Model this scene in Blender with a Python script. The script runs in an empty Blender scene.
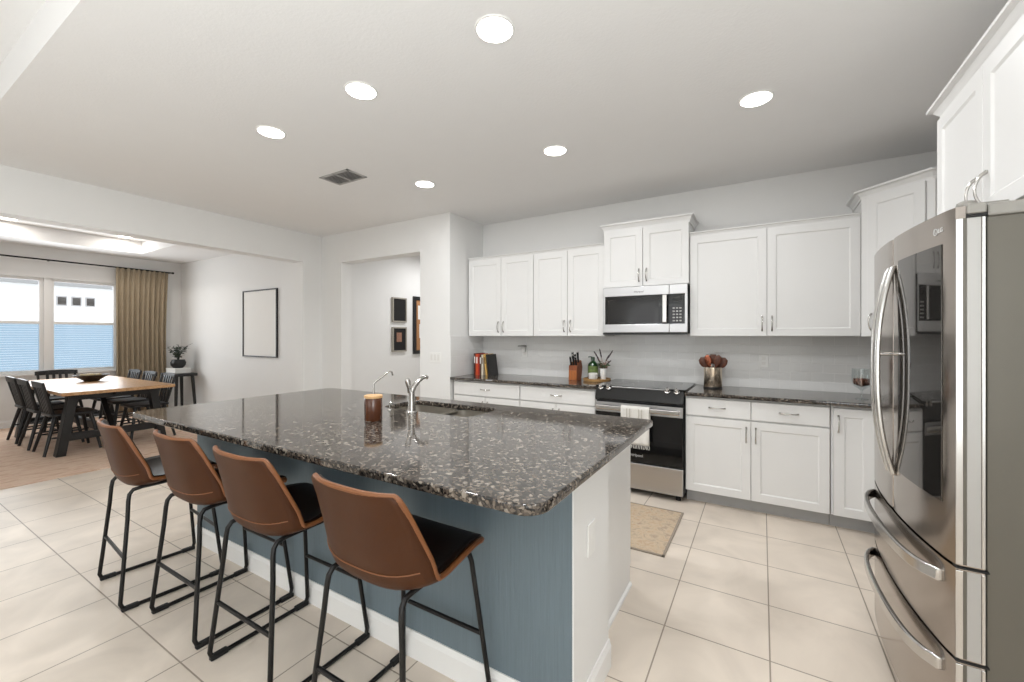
import bpy, bmesh, math, random
from mathutils import Vector, Matrix
random.seed(7)
PI = math.pi
scene = bpy.context.scene
COL = scene.collection

# ------------------------------------------------------------------ camera
CAM_H = 1.375
YAW = math.atan2(250, 419)
cam = bpy.data.cameras.new('camera')
cam.sensor_width = 36.0
cam.lens = 419 / 1024 * 36
cam.shift_y = -5 / 1024
cam.clip_start = 0.02
camo = bpy.data.objects.new('camera', cam)
camo.location = (0, 0, CAM_H)
camo.rotation_euler = (PI / 2, 0, YAW)
COL.objects.link(camo)
scene.camera = camo

# ------------------------------------------------------------------ world, view
w = bpy.data.worlds.new('world'); scene.world = w; w.use_nodes = True
bg = w.node_tree.nodes['Background']
bg.inputs[0].default_value = (0.98, 0.99, 1.0, 1)
bg.inputs[1].default_value = 2.2
vs = scene.view_settings
scene.display_settings.display_device = 'sRGB'
vs.view_transform = 'Standard'; vs.look = 'None'; vs.gamma = 1.0; vs.use_curve_mapping = False
vs.exposure = 0.0

def area(name, loc, rot, sx, sy, power, color=(1, 1, 1), shape='RECTANGLE', spread=None):
    l = bpy.data.lights.new(name, 'AREA'); l.shape = shape; l.size = sx
    if shape in ('RECTANGLE', 'ELLIPSE'): l.size_y = sy
    l.energy = power; l.color = color
    if spread: l.spread = spread
    o = bpy.data.objects.new(name, l); o.location = loc; o.rotation_euler = rot
    COL.objects.link(o); return o
CZ_ = 2.765
# daylight through the living room's sliding doors (behind the camera)
area('daylight_sliding_door', (-2.7, -4.88, 1.2), (PI / 2 + .2, 0, PI), 1.5, 2.1, 42, (0.91, 0.97, 1.0))
area('added_ceiling_fill', (-.15, -1.3, .35), (PI / 2 + 1.25, 0, PI), 2.0, 2.0, 136, (0.91, 0.97, 1.0))  # upward fill added to brighten the ceiling; stands for no lamp in the room
area('ceiling_lamp_beside_fridge', (-.1, 1.45, CZ_ - .02), (0, 0, 0), .13, .13, 8, (.96, .98, 1.0), 'DISK')
area('added_right_fill', (1.2, -1.6, 1.5), (PI / 2 + .1, 0, PI / 2), 2.4, 1.5, 32, (0.91, 0.97, 1.0))  # added fill from the right; the wall there has no window
area('daylight_dining_window', (-9.45, 1.92, 1.6), (PI / 2, 0, -PI / 2), 1.6, 1.3, 36, (0.94, 0.98, 1.0))
LAMP_W = 8.6

# ------------------------------------------------------------------ material helpers
def lin(c):
    return tuple((v / 255 / 12.92) if v / 255 <= 0.04045 else ((v / 255 + 0.055) / 1.055) ** 2.4 for v in c) + (1.0,)

MATS = {}
def mat(name, rgb, rough=0.5, metal=0.0, var=0.04, scale=8.0, bump=0.0, bscale=60.0, stretch=None, spec=0.5, coat=0.0, emit=None, estr=0.0):
    m = bpy.data.materials.new(name); m.use_nodes = True
    nt = m.node_tree; b = nt.nodes['Principled BSDF']
    b.inputs['Roughness'].default_value = rough; b.inputs['Metallic'].default_value = metal
    b.inputs['Specular IOR Level'].default_value = spec
    if coat: b.inputs['Coat Weight'].default_value = coat
    tc = nt.nodes.new('ShaderNodeTexCoord'); mp = nt.nodes.new('ShaderNodeMapping')
    nt.links.new(tc.outputs['Object'], mp.inputs[0])
    if stretch: mp.inputs['Scale'].default_value = stretch
    nz = nt.nodes.new('ShaderNodeTexNoise'); nz.inputs['Scale'].default_value = scale; nz.inputs['Detail'].default_value = 4
    nt.links.new(mp.outputs[0], nz.inputs['Vector'])
    c = lin(rgb)
    mx = nt.nodes.new('ShaderNodeMix'); mx.data_type = 'RGBA'
    mx.inputs[6].default_value = tuple(v * (1 - var) for v in c[:3]) + (1,)
    mx.inputs[7].default_value = tuple(min(1, v * (1 + var)) for v in c[:3]) + (1,)
    nt.links.new(nz.outputs[0], mx.inputs[0]); nt.links.new(mx.outputs[2], b.inputs['Base Color'])
    if bump:
        n2 = nt.nodes.new('ShaderNodeTexNoise'); n2.inputs['Scale'].default_value = bscale; n2.inputs['Detail'].default_value = 3
        nt.links.new(mp.outputs[0], n2.inputs['Vector'])
        bp = nt.nodes.new('ShaderNodeBump'); bp.inputs['Strength'].default_value = bump; bp.inputs['Distance'].default_value = 0.005
        nt.links.new(n2.outputs[0], bp.inputs['Height']); nt.links.new(bp.outputs[0], b.inputs['Normal'])
    if emit:
        b.inputs['Emission Color'].default_value = lin(emit); b.inputs['Emission Strength'].default_value = estr
    MATS[name] = m
    return m

def ramp(nt, stops, interp='LINEAR'):
    r = nt.nodes.new('ShaderNodeValToRGB'); cr = r.color_ramp; cr.interpolation = interp
    while len(cr.elements) < len(stops): cr.elements.new(0.5)
    for e, (p, c) in zip(cr.elements, stops): e.position = p; e.color = lin(c)
    return r

def granite(name):
    m = mat(name, (60, 56, 52), 0.07, spec=0.62); nt = m.node_tree; b = nt.nodes['Principled BSDF']
    tc = nt.nodes.new('ShaderNodeTexCoord')
    nz = nt.nodes.new('ShaderNodeTexNoise'); nz.inputs['Scale'].default_value = 30; nz.inputs['Detail'].default_value = 2
    nt.links.new(tc.outputs['Object'], nz.inputs['Vector'])
    vm = nt.nodes.new('ShaderNodeVectorMath'); vm.operation = 'MULTIPLY_ADD'
    nt.links.new(nz.outputs[1], vm.inputs[0]); vm.inputs[1].default_value = (0.006, 0.006, 0.006); nt.links.new(tc.outputs['Object'], vm.inputs[2])
    v1 = nt.nodes.new('ShaderNodeTexVoronoi'); v1.inputs['Scale'].default_value = 125
    v2 = nt.nodes.new('ShaderNodeTexVoronoi'); v2.inputs['Scale'].default_value = 75
    for v in (v1, v2): nt.links.new(vm.outputs[0], v.inputs['Vector'])
    s1 = nt.nodes.new('ShaderNodeSeparateColor'); nt.links.new(v1.outputs['Color'], s1.inputs[0])
    s2 = nt.nodes.new('ShaderNodeSeparateColor'); nt.links.new(v2.outputs['Color'], s2.inputs[0])
    r1 = ramp(nt, [(0.0, (30, 28, 26)), (0.28, (56, 51, 47)), (0.55, (78, 70, 63)), (0.78, (102, 92, 82)), (0.93, (128, 118, 107))], 'CONSTANT')
    nt.links.new(s1.outputs[0], r1.inputs[0])
    r2 = ramp(nt, [(0.0, (0, 0, 0)), (0.93, (255, 255, 255))], 'CONSTANT'); nt.links.new(s2.outputs[1], r2.inputs[0])
    mx = nt.nodes.new('ShaderNodeMix'); mx.data_type = 'RGBA'
    nt.links.new(r2.outputs[0], mx.inputs[0]); nt.links.new(r1.outputs[0], mx.inputs[6]); mx.inputs[7].default_value = lin((138, 129, 118))
    nt.links.new(mx.outputs[2], b.inputs['Base Color'])
    return m

def brick_mat(name, c1, c2, mortar, bw, bh, offset, msize, axes, origin, rough, bump, nscale=3.0, nvar=None):
    m = bpy.data.materials.new(name); m.use_nodes = True; nt = m.node_tree; b = nt.nodes['Principled BSDF']
    tc = nt.nodes.new('ShaderNodeTexCoord'); sp = nt.nodes.new('ShaderNodeSeparateXYZ'); cb = nt.nodes.new('ShaderNodeCombineXYZ')
    nt.links.new(tc.outputs['Object'], sp.inputs[0])
    for i in (0, 1):
        ad = nt.nodes.new('ShaderNodeMath'); ad.operation = 'ADD'; ad.inputs[1].default_value = -origin[i]
        nt.links.new(sp.outputs[axes[i]], ad.inputs[0]); nt.links.new(ad.outputs[0], cb.inputs[i])
    br = nt.nodes.new('ShaderNodeTexBrick'); br.offset = offset; br.squash = 1.0; br.inputs['Scale'].default_value = 1.0
    br.inputs['Brick Width'].default_value = bw; br.inputs['Row Height'].default_value = bh
    br.inputs['Mortar Size'].default_value = msize; br.inputs['Mortar Smooth'].default_value = 0.1; br.inputs['Bias'].default_value = 0
    br.inputs['Color1'].default_value = lin(c1); br.inputs['Color2'].default_value = lin(c2); br.inputs['Mortar'].default_value = lin(mortar)
    nt.links.new(cb.outputs[0], br.inputs['Vector'])
    out = br.outputs['Color']
    if nvar:
        nz = nt.nodes.new('ShaderNodeTexNoise'); nz.inputs['Scale'].default_value = nscale; nz.inputs['Detail'].default_value = 6; nz.inputs['Distortion'].default_value = 1.0
        nt.links.new(tc.outputs['Object'], nz.inputs['Vector'])
        r = ramp(nt, [(0.3, nvar[0]), (0.7, nvar[1])]); nt.links.new(nz.outputs[0], r.inputs[0])
        mx = nt.nodes.new('ShaderNodeMix'); mx.data_type = 'RGBA'; mx.blend_type = 'MULTIPLY'; mx.inputs[0].default_value = 1.0
        nt.links.new(out, mx.inputs[6]); nt.links.new(r.outputs[0], mx.inputs[7]); out = mx.outputs[2]
    nt.links.new(out, b.inputs['Base Color']); b.inputs['Roughness'].default_value = rough
    iv = nt.nodes.new('ShaderNodeMath'); iv.operation = 'SUBTRACT'; iv.inputs[0].default_value = 1.0; nt.links.new(br.outputs['Fac'], iv.inputs[1])
    bp = nt.nodes.new('ShaderNodeBump'); bp.inputs['Strength'].default_value = bump; bp.inputs['Distance'].default_value = 0.002
    nt.links.new(iv.outputs[0], bp.inputs['Height']); nt.links.new(bp.outputs[0], b.inputs['Normal'])
    return m

def patterned(name, stops, scale, stretch, rough, detail=8, bump=0.3, distortion=1.5, second=None):
    m = mat(name, (120, 100, 80), rough, bump=bump, bscale=250, spec=0.15 if rough > .7 else .5); nt = m.node_tree; b = nt.nodes['Principled BSDF']
    tc = nt.nodes.new('ShaderNodeTexCoord'); mp = nt.nodes.new('ShaderNodeMapping'); mp.inputs['Scale'].default_value = stretch
    nt.links.new(tc.outputs['Object'], mp.inputs[0])
    nz = nt.nodes.new('ShaderNodeTexNoise'); nz.inputs['Scale'].default_value = scale; nz.inputs['Detail'].default_value = detail
    nz.inputs['Distortion'].default_value = distortion; nz.inputs['Roughness'].default_value = 0.65
    nt.links.new(mp.outputs[0], nz.inputs['Vector'])
    r = ramp(nt, stops); nt.links.new(nz.outputs[0], r.inputs[0]); nt.links.new(r.outputs[0], b.inputs['Base Color'])
    return m

def glass_mat(name, tint=(1, 1, 1, 1), mixgloss=0.08):
    m = bpy.data.materials.new(name); m.use_nodes = True; nt = m.node_tree; nt.nodes.clear()
    o = nt.nodes.new('ShaderNodeOutputMaterial'); t = nt.nodes.new('ShaderNodeBsdfTransparent'); g = nt.nodes.new('ShaderNodeBsdfGlossy')
    t.inputs[0].default_value = tint; g.inputs['Roughness'].default_value = 0.03
    mx = nt.nodes.new('ShaderNodeMixShader'); mx.inputs[0].default_value = mixgloss
    nt.links.new(t.outputs[0], mx.inputs[1]); nt.links.new(g.outputs[0], mx.inputs[2]); nt.links.new(mx.outputs[0], o.inputs[0])
    return m

M = {}
M['wall'] = mat('wall_paint', (233, 232, 230), 0.6, var=0.01, bump=0.05, bscale=120, spec=0.3)
M['ceil'] = mat('ceiling_paint', (236, 235, 234), 0.8, var=0.01, bump=0.25, bscale=70, spec=0.2)
M['trim'] = mat('white_trim', (238, 237, 235), 0.4, var=0.01)
M['cab'] = mat('white_cabinet', (229, 228, 226), 0.35, var=0.01)
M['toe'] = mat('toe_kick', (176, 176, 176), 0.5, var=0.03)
M['granite'] = granite('granite')
M['floor'] = brick_mat('floor_tile', (240, 227, 212), (234, 221, 206), (166, 152, 136), .4268, .4268, 0.0, .0032, (0, 1), (.029 - .4268 * 40, .80 - .4268 * 40), .42, .5, 2.2, ((226, 225, 224), (255, 255, 255)))
M['splash'] = brick_mat('backsplash_tile', (233, 232, 230), (229, 228, 226), (240, 239, 237), .152, .0762, .5, .0022, (0, 2), (-8, .915 - .0762 * 10), .09, .6)
M['splash_side'] = brick_mat('backsplash_tile_return', (233, 232, 230), (229, 228, 226), (240, 239, 237), .152, .0762, .5, .0022, (1, 2), (-8, .915 - .0762 * 10), .09, .6)
M['blue'] = mat('blue_panel', (106, 120, 128), 0.6, var=0.12, scale=6, bump=0.5, bscale=10, stretch=(22, 1, 0.6))
M['steel'] = mat('stainless', (198, 198, 199), 0.3, 1.0, var=0.05, scale=3, stretch=(1, 1, 60), bump=0.02, bscale=30)
M['steel_h'] = mat('stainless_handle', (205, 203, 200), 0.2, 1.0, var=0.02)
M['fridge'] = mat('fridge_steel', (166, 158, 151), 0.16, 1.0, var=0.03, scale=3, stretch=(60, 60, 1))
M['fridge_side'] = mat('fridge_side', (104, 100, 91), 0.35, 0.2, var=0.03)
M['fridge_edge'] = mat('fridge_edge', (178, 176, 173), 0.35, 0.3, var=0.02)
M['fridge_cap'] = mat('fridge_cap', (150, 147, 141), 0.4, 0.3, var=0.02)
M['chrome'] = mat('brushed_nickel', (190, 187, 183), 0.18, 1.0, var=0.02)
M['black_glass'] = mat('black_glass', (12, 12, 13), 0.05, var=0.0)
M['mirror_glass'] = mat('dark_mirror_glass', (88, 85, 82), 0.04, 0.85, var=0.0)
M['mw_glass'] = mat('microwave_glass', (38, 37, 37), 0.05, 0.3, var=0.0)
M['black'] = mat('black_paint', (24, 24, 25), 0.4, var=0.1)
M['black_metal'] = mat('black_metal', (20, 19, 19), 0.38, 0.3, var=0.1)
M['rubber'] = mat('black_rubber', (14, 14, 14), 0.7)
M['dark'] = mat('dark_gap', (18, 18, 18), 0.6)
M['leather'] = mat('tan_leather', (66, 35, 13), 0.45, var=0.16, scale=5, bump=0.12, bscale=180, spec=.22)
M['leather_in'] = mat('dark_brown_leather', (26, 15, 10), 0.4, var=0.2, scale=5, bump=0.12, bscale=180, spec=.22)
M['stitch'] = mat('tan_stitching', (122, 74, 38), 0.5)
M['wood_top'] = patterned('table_wood', [(0.25, (150, 105, 68)), (0.5, (196, 152, 108)), (0.75, (214, 178, 138))], 2.2, (1.2, 9, 9), 0.3)
M['wood_edge'] = patterned('live_edge_wood', [(0.25, (120, 74, 40)), (0.7, (168, 112, 66))], 4, (2, 9, 9), 0.5)
M['wood_block'] = patterned('knife_block_wood', [(0.3, (112, 56, 28)), (0.7, (150, 82, 44))], 5, (8, 8, 1), 0.4)
M['wood_front'] = patterned('honey_wood', [(0.3, (150, 84, 38)), (0.7, (186, 112, 58))], 5, (8, 8, 1), 0.35)
M['wood_tray'] = patterned('tray_wood', [(0.3, (150, 112, 64)), (0.7, (190, 150, 98))], 5, (2, 9, 9), 0.5)
M['wood_lid'] = patterned('pale_lid_wood', [(0.3, (196, 150, 100)), (0.7, (226, 186, 136))], 5, (2, 9, 9), 0.5)
M['wood_spoon'] = patterned('dark_spoon_wood', [(0.3, (44, 22, 14)), (0.7, (110, 56, 30))], 6, (8, 8, 2), 0.45)
M['rug'] = patterned('dining_rug_wool', [(0.25, (176, 138, 116)), (0.40, (212, 180, 156)), (0.52, (228, 204, 184)), (0.64, (214, 178, 158)), (0.78, (184, 156, 140))], 5.5, (2.2, .7, 1), 0.95, distortion=.6)
M['mat'] = patterned('kitchen_mat_wool', [(0.28, (190, 150, 128)), (0.40, (196, 172, 146)), (0.5, (206, 186, 160)), (0.6, (184, 166, 146)), (0.75, (176, 140, 122))], 16, (1, 1, 1), 0.95, distortion=1.2)
M['mat_edge'] = mat('mat_border', (156, 144, 130), 0.9)
M['curtain'] = mat('curtain_linen', (168, 153, 131), 0.85, var=0.1, scale=30, bump=0.2, bscale=300, spec=0.1)
M['glow'] = mat('lamp_diffuser', (255, 255, 255), 0.5, emit=(255, 250, 242), estr=9.0)
M['glow_tray'] = mat('lamp_diffuser_dining', (255, 255, 255), 0.5, emit=(255, 246, 232), estr=9.0)
M['white'] = mat('white_plastic', (236, 235, 232), 0.35, var=0.01)
M['paper'] = mat('white_paper', (236, 234, 230), 0.7, var=0.01)
M['ceramic'] = mat('white_ceramic', (232, 230, 226), 0.2, var=0.01)
M['cloth'] = mat('white_towel', (226, 223, 217), 0.95, var=0.06, scale=60, bump=0.6, bscale=220, spec=0.1)
M['stripe'] = mat('grey_stripe', (196, 190, 180), 0.95)
M['green_glass'] = mat('green_bottle', (18, 58, 24), 0.08, var=0.05, coat=0.5)
M['green_label'] = mat('bottle_label', (104, 122, 66), 0.6, var=0.75, scale=45)
M['amber'] = mat('amber_glass', (84, 44, 22), 0.08, var=0.1, coat=0.5)
M['label_dark'] = mat('dark_label', (62, 54, 48), 0.5, var=0.25, scale=50)
M['leaf'] = mat('leaf_green', (72, 92, 62), 0.55, var=0.3, scale=20)
M['leaf_dark'] = mat('dark_leaf', (44, 58, 44), 0.5, var=0.3, scale=20)
M['dry'] = mat('dried_stem', (150, 100, 84), 0.7, var=0.3, scale=30)
M['spike'] = mat('dark_flower_spike', (74, 62, 66), 0.8, var=0.3, scale=60)
M['copper'] = mat('copper', (132, 76, 56), 0.25, 0.8)
M['clear'] = glass_mat('clear_glass', (0.93, 0.95, 0.95, 1), 0.12)
M['pane'] = glass_mat('window_glass', (0.95, 0.97, 1, 1), 0.05)
M['screen'] = glass_mat('blue_screen', (0.55, 0.65, 0.74, 1), 0.03)
M['canister'] = mat('brushed_champagne_steel', (222, 208, 190), 0.2, 1.0, var=0.02, scale=4, stretch=(60, 60, 1))
M['sink'] = mat('sink_steel', (186, 180, 170), 0.34, 0.85, var=0.05)
M['grille'] = mat('vent_grey', (172, 170, 168), 0.6)
M['duct'] = mat('duct_grey', (104, 102, 100), 0.7)
M['logo'] = mat('logo_silver', (214, 214, 214), 0.4)
M['stucco'] = mat('white_stucco', (236, 236, 234), 0.9, bump=0.2)
M['roofing'] = mat('grey_fascia', (150, 150, 148), 0.8)
M['frame_grey'] = mat('silver_frame', (168, 162, 152), 0.4, 0.3)
M['chalk'] = mat('black_felt', (26, 24, 24), 0.9)
M['cork'] = mat('cork', (172, 124, 84), 0.9, var=0.2, scale=60)
M['bowl'] = mat('dark_bowl', (62, 54, 46), 0.5, var=0.2)
M['bowl_fill'] = mat('pale_bowl_filler', (176, 160, 122), 0.7, var=0.4, scale=30)
BOOKC = [(70, 30, 26), (206, 78, 38), (176, 40, 32), (84, 52, 36), (226, 216, 196), (216, 172, 96)]
for i, c in enumerate(BOOKC): M['book%d' % i] = mat('book_cover_%d' % i, c, 0.5, var=0.1)
M['book_black'] = mat('black_book_cover', (32, 29, 28), 0.45)
M['photo_red'] = mat('small_photo_print', (150, 110, 90), 0.5, var=0.7, scale=60)

# ------------------------------------------------------------------ mesh helpers
class MB:
    def __init__(s): s.bm = bmesh.new()
    def box(s, x0, x1, y0, y1, z0, z1, bev=0.0, mtx=None, seg=2):
        vs = [s.bm.verts.new((x, y, z)) for x in (x0, x1) for y in (y0, y1) for z in (z0, z1)]
        idx = [(0, 1, 3, 2), (4, 6, 7, 5), (0, 4, 5, 1), (2, 3, 7, 6), (0, 2, 6, 4), (1, 5, 7, 3)]
        fs = [s.bm.faces.new([vs[i] for i in f]) for f in idx]
        if bev:
            es = list({e for f in fs for e in f.edges})
            r = bmesh.ops.bevel(s.bm, geom=es, offset=bev, segments=seg, profile=0.5, affect='EDGES')
            vs = list({v for f in r['faces'] for v in f.verts} | {v for v in vs if v.is_valid})
        if mtx is not None: bmesh.ops.transform(s.bm, matrix=mtx, verts=vs)
        return s
    def tube(s, pts, r, n=8, closed=False, caps=True):
        pts = [Vector(p) for p in pts]; m = len(pts); rings = []
        up = None
        for i, p in enumerate(pts):
            if closed: d = (pts[(i + 1) % m] - pts[i - 1])
            else: d = pts[min(i + 1, m - 1)] - pts[max(i - 1, 0)]
            d.normalize()
            if up is None:
                up = d.orthogonal().normalized()
            else:
                up = (up - d * up.dot(d))
                up = up.normalized() if up.length > 1e-6 else d.orthogonal().normalized()
            sd = d.cross(up); rr = r[i] if isinstance(r, (list, tuple)) else r
            rings.append([s.bm.verts.new(p + (up * math.cos(2 * PI * k / n) + sd * math.sin(2 * PI * k / n)) * rr) for k in range(n)])
        rng = range(m) if closed else range(m - 1)
        for i in rng:
            a, b = rings[i], rings[(i + 1) % m]
            for k in range(n): s.bm.faces.new((a[k], a[(k + 1) % n], b[(k + 1) % n], b[k]))
        if caps and not closed:
            s.bm.faces.new(list(reversed(rings[0]))); s.bm.faces.new(rings[-1])
        return s
    def lathe(s, prof, cx=0, cy=0, n=24, mtx=None):
        rings = []; new = []
        for (r, z) in prof:
            if r < 1e-6: ring = [s.bm.verts.new((cx, cy, z))]
            else: ring = [s.bm.verts.new((cx + r * math.cos(2 * PI * k / n), cy + r * math.sin(2 * PI * k / n), z)) for k in range(n)]
            rings.append(ring); new += ring
        for a, b in zip(rings, rings[1:]):
            for k in range(n):
                k2 = (k + 1) % n
                if len(a) == 1 and len(b) == 1: continue
                if len(a) == 1: s.bm.faces.new((a[0], b[k2], b[k]))
                elif len(b) == 1: s.bm.faces.new((a[k], a[k2], b[0]))
                else: s.bm.faces.new((a[k], a[k2], b[k2], b[k]))
        if mtx is not None: bmesh.ops.transform(s.bm, matrix=mtx, verts=new)
        return s
    def prism(s, poly, z0, z1, mtx=None):
        a = [s.bm.verts.new((x, y, z0)) for x, y in poly]; b = [s.bm.verts.new((x, y, z1)) for x, y in poly]
        s.bm.faces.new(list(reversed(a))); s.bm.faces.new(b)
        n = len(poly)
        for k in range(n): s.bm.faces.new((a[k], a[(k + 1) % n], b[(k + 1) % n], b[k]))
        if mtx is not None: bmesh.ops.transform(s.bm, matrix=mtx, verts=a + b)
        return s
    def sweep(s, path, prof):
        """extrude profile (offset outwards, z) along an open plan path with mitred corners; outwards = right of travel"""
        P = [Vector(p) for p in path]; rings = []
        for i, p in enumerate(P):
            ds = []
            if i > 0: ds.append((P[i] - P[i - 1]).normalized())
            if i < len(P) - 1: ds.append((P[i + 1] - P[i]).normalized())
            ns = [Vector((d.y, -d.x)) for d in ds]
            nn = ns[0] if len(ns) == 1 else (ns[0] + ns[1]) / (1 + ns[0].dot(ns[1]))
            rings.append([s.bm.verts.new((p.x + nn.x * o, p.y + nn.y * o, z)) for o, z in prof])
        k = len(prof)
        for a, b in zip(rings, rings[1:]):
            for j in range(k): s.bm.faces.new((a[j], a[(j + 1) % k], b[(j + 1) % k], b[j]))
        s.bm.faces.new(rings[0]); s.bm.faces.new(list(reversed(rings[-1])))
        return s
    def grid(s, rows, thick=0.0):
        V = [[s.bm.verts.new(p) for p in r] for r in rows]
        for a, b in zip(V, V[1:]):
            for k in range(len(a) - 1): s.bm.faces.new((a[k], a[k + 1], b[k + 1], b[k]))
        return s
    def shaker(s, w, h, mtx, th=0.02, rail=0.058, rec=0.007, bev=0.0015):
        """door slab, local x 0..w, z 0..h, front at y=0, back at y=th"""
        bm = s.bm
        def rect(i, y): return [bm.verts.new((x, y, z)) for x, z in ((i, i), (w - i, i), (w - i, h - i), (i, h - i))]
        A = rect(0, th); B = rect(0, bev); C = rect(bev, 0); D = rect(rail, 0); E = rect(rail + 0.009, rec)
        for a, b in ((A, B), (B, C), (C, D), (D, E)):
            for k in range(4): bm.faces.new((a[k], a[(k + 1) % 4], b[(k + 1) % 4], b[k]))
        bm.faces.new(list(reversed(A))); bm.faces.new(E)
        bmesh.ops.transform(bm, matrix=mtx, verts=A + B + C + D + E)
        return s
    def build(s, name, m, parent=None, smooth=False, loc=None):
        bmesh.ops.recalc_face_normals(s.bm, faces=s.bm.faces)
        me = bpy.data.meshes.new(name); s.bm.to_mesh(me); s.bm.free()
        if smooth:
            for p in me.polygons: p.use_smooth = True
            try: me.set_sharp_from_angle(angle=math.radians(38))
            except Exception: pass
        me.materials.append(m)
        o = bpy.data.objects.new(name, me); COL.objects.link(o)
        if parent: o.parent = parent
        if loc: o.location = loc
        return o

def T(x=0, y=0, z=0, rz=0): return Matrix.Translation((x, y, z)) @ Matrix.Rotation(rz, 4, 'Z')
def thing(name, label, cat, loc=(0, 0, 0), rz=0, group=None):
    o = bpy.data.objects.new(name, None); COL.objects.link(o); o.empty_display_size = 0.1
    o.location = loc; o.rotation_euler = (0, 0, rz); return tag(o, label, cat, group)
def tag(o, label, cat, group=None):
    o['label'] = label; o['category'] = cat
    if group: o['group'] = group
    return o
def struct(name, mb, m, parent=None):
    o = mb.build(name, m, parent)
    if not parent: o['kind'] = 'structure'
    return o
def kids(o): return [c for c in COL.objects if c.parent == o]
def copy_tree(o, parent=None):
    c = o.copy(); COL.objects.link(c)
    if parent: c.parent = parent
    for ch in kids(o): copy_tree(ch, c)
    return c
def text_mesh(name, body, size, mtx, m, parent, extrude=0.0006, bold=0.0):
    cu = bpy.data.curves.new(name, 'FONT'); cu.body = body; cu.size = size; cu.extrude = extrude; cu.offset = bold
    cu.align_x = 'CENTER'; cu.align_y = 'CENTER'
    t = bpy.data.objects.new(name, cu); COL.objects.link(t)
    dg = bpy.context.evaluated_depsgraph_get(); me = bpy.data.meshes.new_from_object(t.evaluated_get(dg))
    bpy.data.objects.remove(t); me.transform(mtx); me.materials.clear(); me.materials.append(m)
    o = bpy.data.objects.new(name, me); COL.objects.link(o); o.parent = parent
    return o
def rrect(x0, x1, y0, y1, r, n=6):
    if not isinstance(r, (list, tuple)): r = (r,) * 4
    pts = []
    for (cx, cy, a, rr) in ((x1, y0, -PI / 2, r[0]), (x1, y1, 0, r[1]), (x0, y1, PI / 2, r[2]), (x0, y0, PI, r[3])):
        sx = -1 if cx == x1 else 1; sy = 1 if cy == y0 else -1
        for k in range(n + 1):
            t = a + PI / 2 * k / n
            pts.append((cx + sx * rr + rr * math.cos(t), cy + sy * rr + rr * math.sin(t)))
    return pts
def slab(name, outer, z0, z1, m, parent=None, holes=(), bev=0.006):
    cu = bpy.data.curves.new(name, 'CURVE'); cu.dimensions = '2D'; cu.fill_mode = 'BOTH'
    for poly in [outer] + list(holes):
        sp = cu.splines.new('POLY'); sp.points.add(len(poly) - 1); sp.use_cyclic_u = True
        for p, (x, y) in zip(sp.points, poly): p.co = (x, y, 0, 1)
    cu.extrude = (z1 - z0) / 2 - bev; cu.bevel_depth = bev; cu.bevel_resolution = 2; cu.offset = -bev
    t = bpy.data.objects.new(name, cu); COL.objects.link(t)
    dg = bpy.context.evaluated_depsgraph_get(); me = bpy.data.meshes.new_from_object(t.evaluated_get(dg))
    bpy.data.objects.remove(t); me.transform(Matrix.Translation((0, 0, (z0 + z1) / 2))); me.materials.clear(); me.materials.append(m)
    o = bpy.data.objects.new(name, me); COL.objects.link(o)
    if parent: o.parent = parent
    return o

# ------------------------------------------------------------------ the room
CZ = 2.765; WY = 4.33; WX = 1.27; BX = -3.007; BY = 3.68; HX = -5.3; DX = -9.65; DS = 0.15; RY = -5.0; LZ = 2.97; STEP = .575
OPH = 2.37
struct('floor', MB().box(-9.9, 1.5, -5.2, 7.2, -.1, 0), M['floor'])
struct('wall_back', MB().box(BX, WX + .15, WY, WY + .15, 0, CZ), M['wall'])
struct('wall_right', MB().box(WX, WX + .15, RY, WY, 0, LZ + .1), M['wall'])
blk = MB(); blk.box(-3.454, BX, BY, WY + .15, 0, CZ)
struct('wall_pantry', blk, M['wall'])
struct('wall_pantry_header', MB().box(-4.886, -3.454, BY, 3.85, OPH, CZ), M['wall'])
struct('wall_north', MB().box(DX - .15, -4.886, BY, 3.85, 0, CZ), M['wall'])
struct('wall_hall_left', MB().box(-5.25, -5.1, 3.85, 7.0, 0, CZ), M['wall'])
struct('wall_hall_end', MB().box(-5.25, -3.0, 7.0, 7.15, 0, CZ), M['wall'])
struct('wall_hall_right', MB().box(-3.3, BX, WY + .15, 7.0, 0, CZ), M['wall'])
struct('wall_dining_header', MB().box(-5.5, HX, .45, 3.40, 2.376, CZ), M['wall'])
struct('wall_dining_stub', MB().box(-5.5, HX, 3.40, BY, 0, CZ), M['wall'])
struct('wall_living_left', MB().box(-5.5, HX, RY, .45, 0, LZ + .1), M['wall'])
struct('wall_dining_south', MB().box(DX - .15, -5.5, DS - .15, DS, 0, CZ), M['wall'])
WZ0, WZ1 = .80, 2.29; W1 = (1.08, 1.885); W2 = (1.955, 2.76)
wm = MB().box(DX - .15, DX, DS, W1[0], 0, CZ); wm.box(DX - .15, DX, W2[1], BY, 0, CZ)
wm.box(DX - .15, DX, W1[0], W2[1], 0, WZ0); wm.box(DX - .15, DX, W1[0], W2[1], WZ1, CZ)
struct('wall_window', wm, M['wall'])
rw = MB().box(HX, -3.5, RY - .15, RY, 0, LZ); rw.box(-1.9, WX, RY - .15, RY, 0, LZ); rw.box(-3.5, -1.9, RY - .15, RY, 2.32, LZ)
struct('wall_rear', rw, M['wall'])
struct('ceiling_kitchen', MB().box(-5.5, WX + .15, STEP, 7.15, CZ, CZ + .32), M['ceil'])
struct('ceiling_living', MB().box(-5.5, WX + .15, RY - .15, STEP, LZ, LZ + .1), M['ceil'])
TX0, TX1, TY0, TY1, TZ = -9.0, -6.1, .75, 2.87, 2.965
cd = MB().box(DX - .15, TX0, DS - .15, 3.85, CZ, TZ); cd.box(TX1, -5.5, DS - .15, 3.85, CZ, TZ)
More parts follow.
